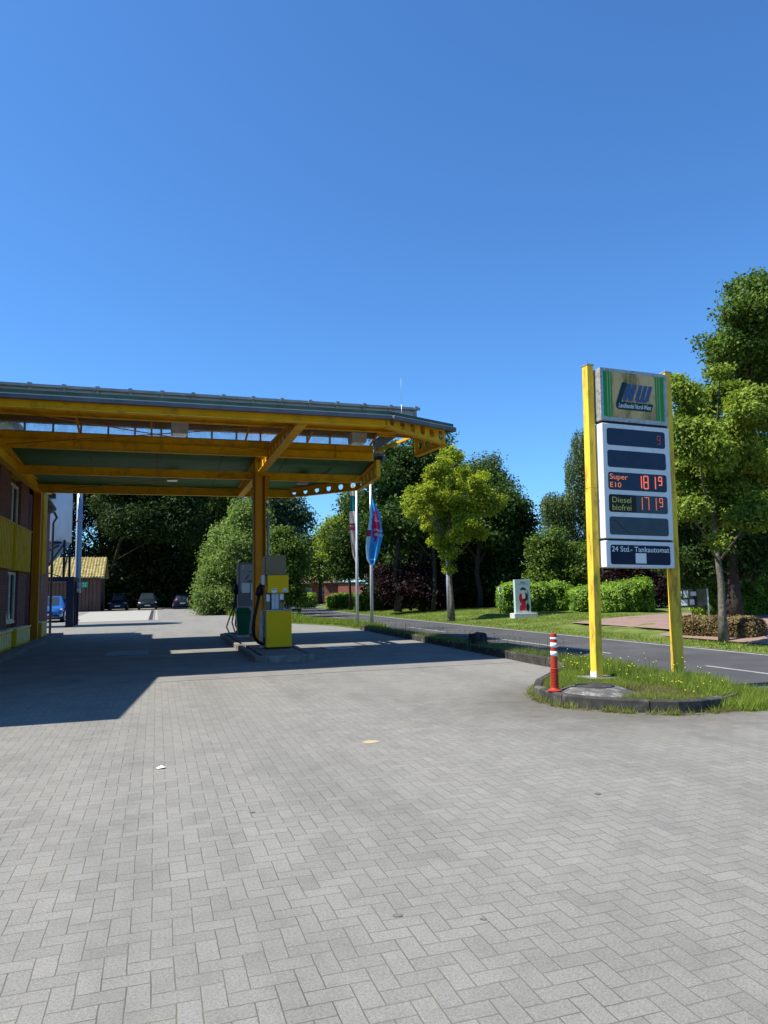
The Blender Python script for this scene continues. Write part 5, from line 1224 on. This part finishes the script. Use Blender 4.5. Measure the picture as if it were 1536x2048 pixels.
hedge_px('laurel_hedge','long glossy light green laurel hedge behind the painted stele',998,1152,41.5,1170,'lf_hedge',.16,26000,41,2.2,group=LG,rough=.12)
hedge_px('laurel_bush','rounded laurel bush partly hidden by the left post of the price sign',1138,1215,39,1174,'lf_hedge',.15,12000,42,2.2,group=LG,rough=.16,cat='bush')
hedge_px('laurel_bush','large round laurel bush seen between the two sign posts',1200,1294,36.5,1166,'lf_hedge',.14,19000,43,2.4,group=LG,rough=.18,cat='bush')
hedge_px('laurel_hedge','shaded laurel hedge at the right edge behind the notice board',1390,1580,30,1168,'lf_hedge',.13,26000,44,1.6,group=LG,rough=.14)
hedge_px('clipped_hedge','small bright clipped hedge block in front of the red house',655,705,70,1189,'lf_hedge_bright',.2,5000,45,2.5,z0=0)
hedge_px('clipped_bush','small bright round bush left of the clipped hedge block',594,630,74,1188,'lf_hedge_bright',.22,3500,46,2.5,z0=0,cat='bush')
hedge_px('clipped_hedge','long dark hedge with a sunlit top behind the flagpoles',672,752,74,1189,'lf_mid',.22,9000,47,3,z0=0)
hedge_px('clipped_bush','yellow green bush between the two flagpoles',712,748,60,1192,'lf_linden',.2,5000,48,2.5,z0=0,cat='bush',rough=.2)
hedge_px('clipped_bush','dark round bush right of the flagpoles',744,776,58,1188,'lf_dark',.2,5000,49,2.5,z0=0,cat='bush',rough=.2)
A = gp(1352,1272,0); B = gp(1508,1284,0)
hd = hedge('brown_hedge','low clipped brown hedge at the foot of the street tree at the right', (A.x+B.x)/2+.75, (A.y+B.y)/2+.6, 2.9, 1.0, .60, math.atan2(B.y-A.y, B.x-A.x)+.12, 'lf_brown', .07, 30000, 51, -.0, rough=.05)

# grass: blades
def blades(name, label, P, h, w_, leaf, rng, lean=.35, cat='grass'):
    n = len(P); a = rng.uniform(0, 6.28, n); d = np.stack([np.cos(a), np.sin(a), np.zeros(n)], 1)
    hh = (h*rng.uniform(.45, 1.25, n))[:, None]; ln = rng.normal(0, lean, (n, 2)); tip = P+np.concatenate([ln*hh, hh], 1)
    ww = w_*rng.uniform(.6, 1.3, (n, 1)); V = np.stack([P-d*ww, P+d*ww, tip], 1)
    return tag(quad_mesh(name, V, rng.uniform(0, 1, n), M[leaf]), label, cat, kind='stuff')
rng = np.random.default_rng(77)
from mathutils.geometry import intersect_point_line
def in_poly(P, poly):
    x, y = P[:, 0], P[:, 1]; c = np.zeros(len(P), bool); j = len(poly)-1
    for i in range(len(poly)):
        xi, yi = poly[i]; xj, yj = poly[j]
        k = ((yi > y) != (yj > y)) & (x < (xj-xi)*(y-yi)/(yj-yi+1e-12)+xi); c ^= k; j = i
    return c
def scatter(poly, n, z, rng):
    a = np.array(poly); mn, mx = a.min(0), a.max(0); P = rng.uniform(mn, mx, (n*3, 2)); P = P[in_poly(P, poly)][:n]
    return np.concatenate([P, np.full((len(P), 1), z)], 1)
IS = [(5.62,9.75),(5.5,9.3),(5.5,8.9),(5.7,8.53),(5.97,8.24),(6.2,8.04),(6.43,7.87),(6.7,7.83),(7.1,7.88),(7.7,8.15),(8.2,8.9),(8.42,12.5),(7.85,12.6),(7.35,11.9),(6.7,11.1),(5.98,10.3)]
P = scatter(IS, 85000, .13, rng)
dm = np.hypot((P[:, 0]-5.98)/.55, (P[:, 1]-8.92)/.57); P = P[dm > 1.0]
P = P[~((P[:, 0] > 6.6) & (P[:, 0] < 7.2) & (P[:, 1] > 9.98) & (P[:, 1] < 10.5))]
dn = np.sin(P[:, 0]*3.1+1)*np.sin(P[:, 1]*2.7)+rng.normal(0, .5, len(P)); P = P[dn > -.9]
dry = (np.sin(P[:, 0]*2.3+2)*np.sin(P[:, 1]*1.9+1)+rng.normal(0, .45, len(P))) > .62
blades('dry_grass','dry straw coloured grass patches on the sign island', P[dry], .075, .0045, 'lf_dry', rng, .6)
P = P[~dry]
blades('grass','green grass covering the sign island', P, .072, .0042, 'lf_grass', rng, .6)
P2 = P[(P[:, 0] > 7.0)]; P2 = P2[rng.uniform(size=len(P2)) < .3]
blades('tall_grass','taller grass and weeds at the road side of the sign island', P2, .17, .0045, 'lf_grass', rng)
P3 = scatter([(7.0,7.7),(7.3,7.5),(8.2,7.3),(8.5,7.7),(8.45,9.0),(7.8,8.1),(7.4,7.85)], 5500, .0, rng)
blades('verge_grass','tufts of grass spilling over the right end of the island kerb', P3, .17, .005, 'lf_grass', rng)
# dandelions
mb = MB(); st = MB()
pd = scatter(IS, 90, .13, rng)
for i, (x, y, z) in enumerate(pd):
    if math.hypot((x-5.98)/.55, (y-8.92)/.57) < 1: continue
    if x < 6.4 and i % 3: continue
    h = random.uniform(.14, .34) if y > 9 else random.uniform(.10, .22); dx, dy = random.uniform(-.04, .04), random.uniform(-.04, .04); r_ = random.uniform(.007, .013)
    st.tube([(x,y,z),(x+dx*.5,y+dy*.5,z+h*.5),(x+dx,y+dy,z+h)], .0018, 3, cap=False)
    mb.lathe([(.002,z+h-.004),(r_,z+h+.002),(r_*.8,z+h+.008),(.001,z+h+.011)], x+dx, y+dy, 7)
tag(mb.build('dandelion_flowers', M['dandelion']), 'small yellow dandelion flowers scattered in the island grass', 'flowers', kind='stuff')
tag(st.build('dandelion_stalks', M['lf_grass']), 'thin dandelion stalks in the island grass', 'stalks', kind='stuff')
# dry weeds along the kerb on the paving
def along(pts, n, spread, z, rng):
    seg = np.array(pts); d = np.hypot(*(seg[1:]-seg[:-1]).T); cum = np.concatenate([[0], np.cumsum(d)]); s = rng.uniform(0, cum[-1], n)
    x = np.interp(s, cum, seg[:, 0]); y = np.interp(s, cum, seg[:, 1]); c = np.sin(s*9)+np.sin(s*23+1)+rng.normal(0, .6, n)
    k = c > .2; return np.stack([x[k]+rng.normal(0, spread, k.sum()), y[k]+rng.normal(0, spread, k.sum()), np.full(k.sum(), z)], 1)
ko = [(6.6,11.25),(5.86,10.5),(5.43,9.85),(5.3,9.3),(5.3,8.85),(5.52,8.42),(5.81,8.08),(6.05,7.86),(6.36,7.66),(6.7,7.62),(7.3,7.66)]
blades('kerb_weeds','dry weeds and straw lining the foot of the island kerb', along(ko, 5200, .035, .0, rng), .05, .004, 'lf_dry', rng, 1.3, 'weeds')
blades('kerb_weeds','green weeds growing at the foot of the island kerb', along(ko, 1500, .03, .0, rng), .11, .005, 'lf_grass', rng, .5, 'weeds')
Q = along(ko, 3600, .045, .004, rng)
tag(quad_mesh('kerb_litter', leaf_quads(Q+np.array([0, 0, .004]), .022, rng, np.tile([0, 0, 3.0], (len(Q), 1))), rng.uniform(0, 1, len(Q)), M['lf_dry']), 'dry leaf litter and crumbs swept against the island kerb', 'leaf litter', kind='stuff')
# lavender-like grey weeds along the verge between slab and road
P = scatter([(7.75,12.9),(8.0,18),(8.2,26),(8.3,29),(8.5,29),(8.48,12.9)], 8000, .12, rng)
blades('verge_weeds','grey seeding weeds along the verge between slab and road', P, .16, .004, 'lf_lav', rng, .3, 'weeds')
hd_ = P[rng.uniform(size=len(P)) < .07]; hd_ = hd_[::2]; Ls = hd_+np.array([0, 0, 1])*rng.uniform(.18, .40, (len(hd_), 1))
V = leaf_quads(Ls, .035, rng); V2 = np.stack([hd_-[.0012, 0, 0], hd_+[.0012, 0, 0], Ls+[.0012, 0, 0], Ls-[.0012, 0, 0]], 1)
tag(quad_mesh('seed_heads', np.concatenate([V, V2]), np.full(len(V)*2, .4), M['lf_lav']), 'grey seed heads standing above the verge weeds', 'weeds', kind='stuff')
P = scatter([(7.7,12.3),(8.4,12.3),(8.45,29.3),(8.2,29.3)], 9000, .12, rng); blades('verge_grass','low green grass in the verge between slab and road', P, .13, .007, 'lf_grass', rng)
P = scatter([(8.3,29.3),(8.12,33.0),(6.95,36.7),(6.25,47),(5.15,53),(8.0,53),(8.5,40),(9.5,35.0),(9.5,29.3)], 30000, .06, rng); blades('verge_grass','grass on the wide verge around the flagpoles', P, .20, .012, 'lf_grass', rng)
P = scatter([(6.4,37),(5.9,47),(5.1,53),(4.3,70),(7.5,70),(7.5,37)], 9000, .06, rng); blades('tall_grass','long grass between the drive and the road', P, .5, .02, 'lf_grass', rng)
# far verge blades
nF = 90000; yy = 4+rng.uniform(0, 1, nF)**1.3*66; xx = np.array([rx(v)+3.15 for v in yy])+rng.uniform(0, 6.5, nF)
zz = np.interp(xx-np.array([rx(v)+3.12 for v in yy]), BX, BZ)
keep = ~((yy < 27) & (xx > 15.7)); P = np.stack([xx, yy, zz], 1)[keep]
blades('verge_grass','short mown grass of the verge beyond the road', P, .08, .012, 'lf_grass', rng, .5)
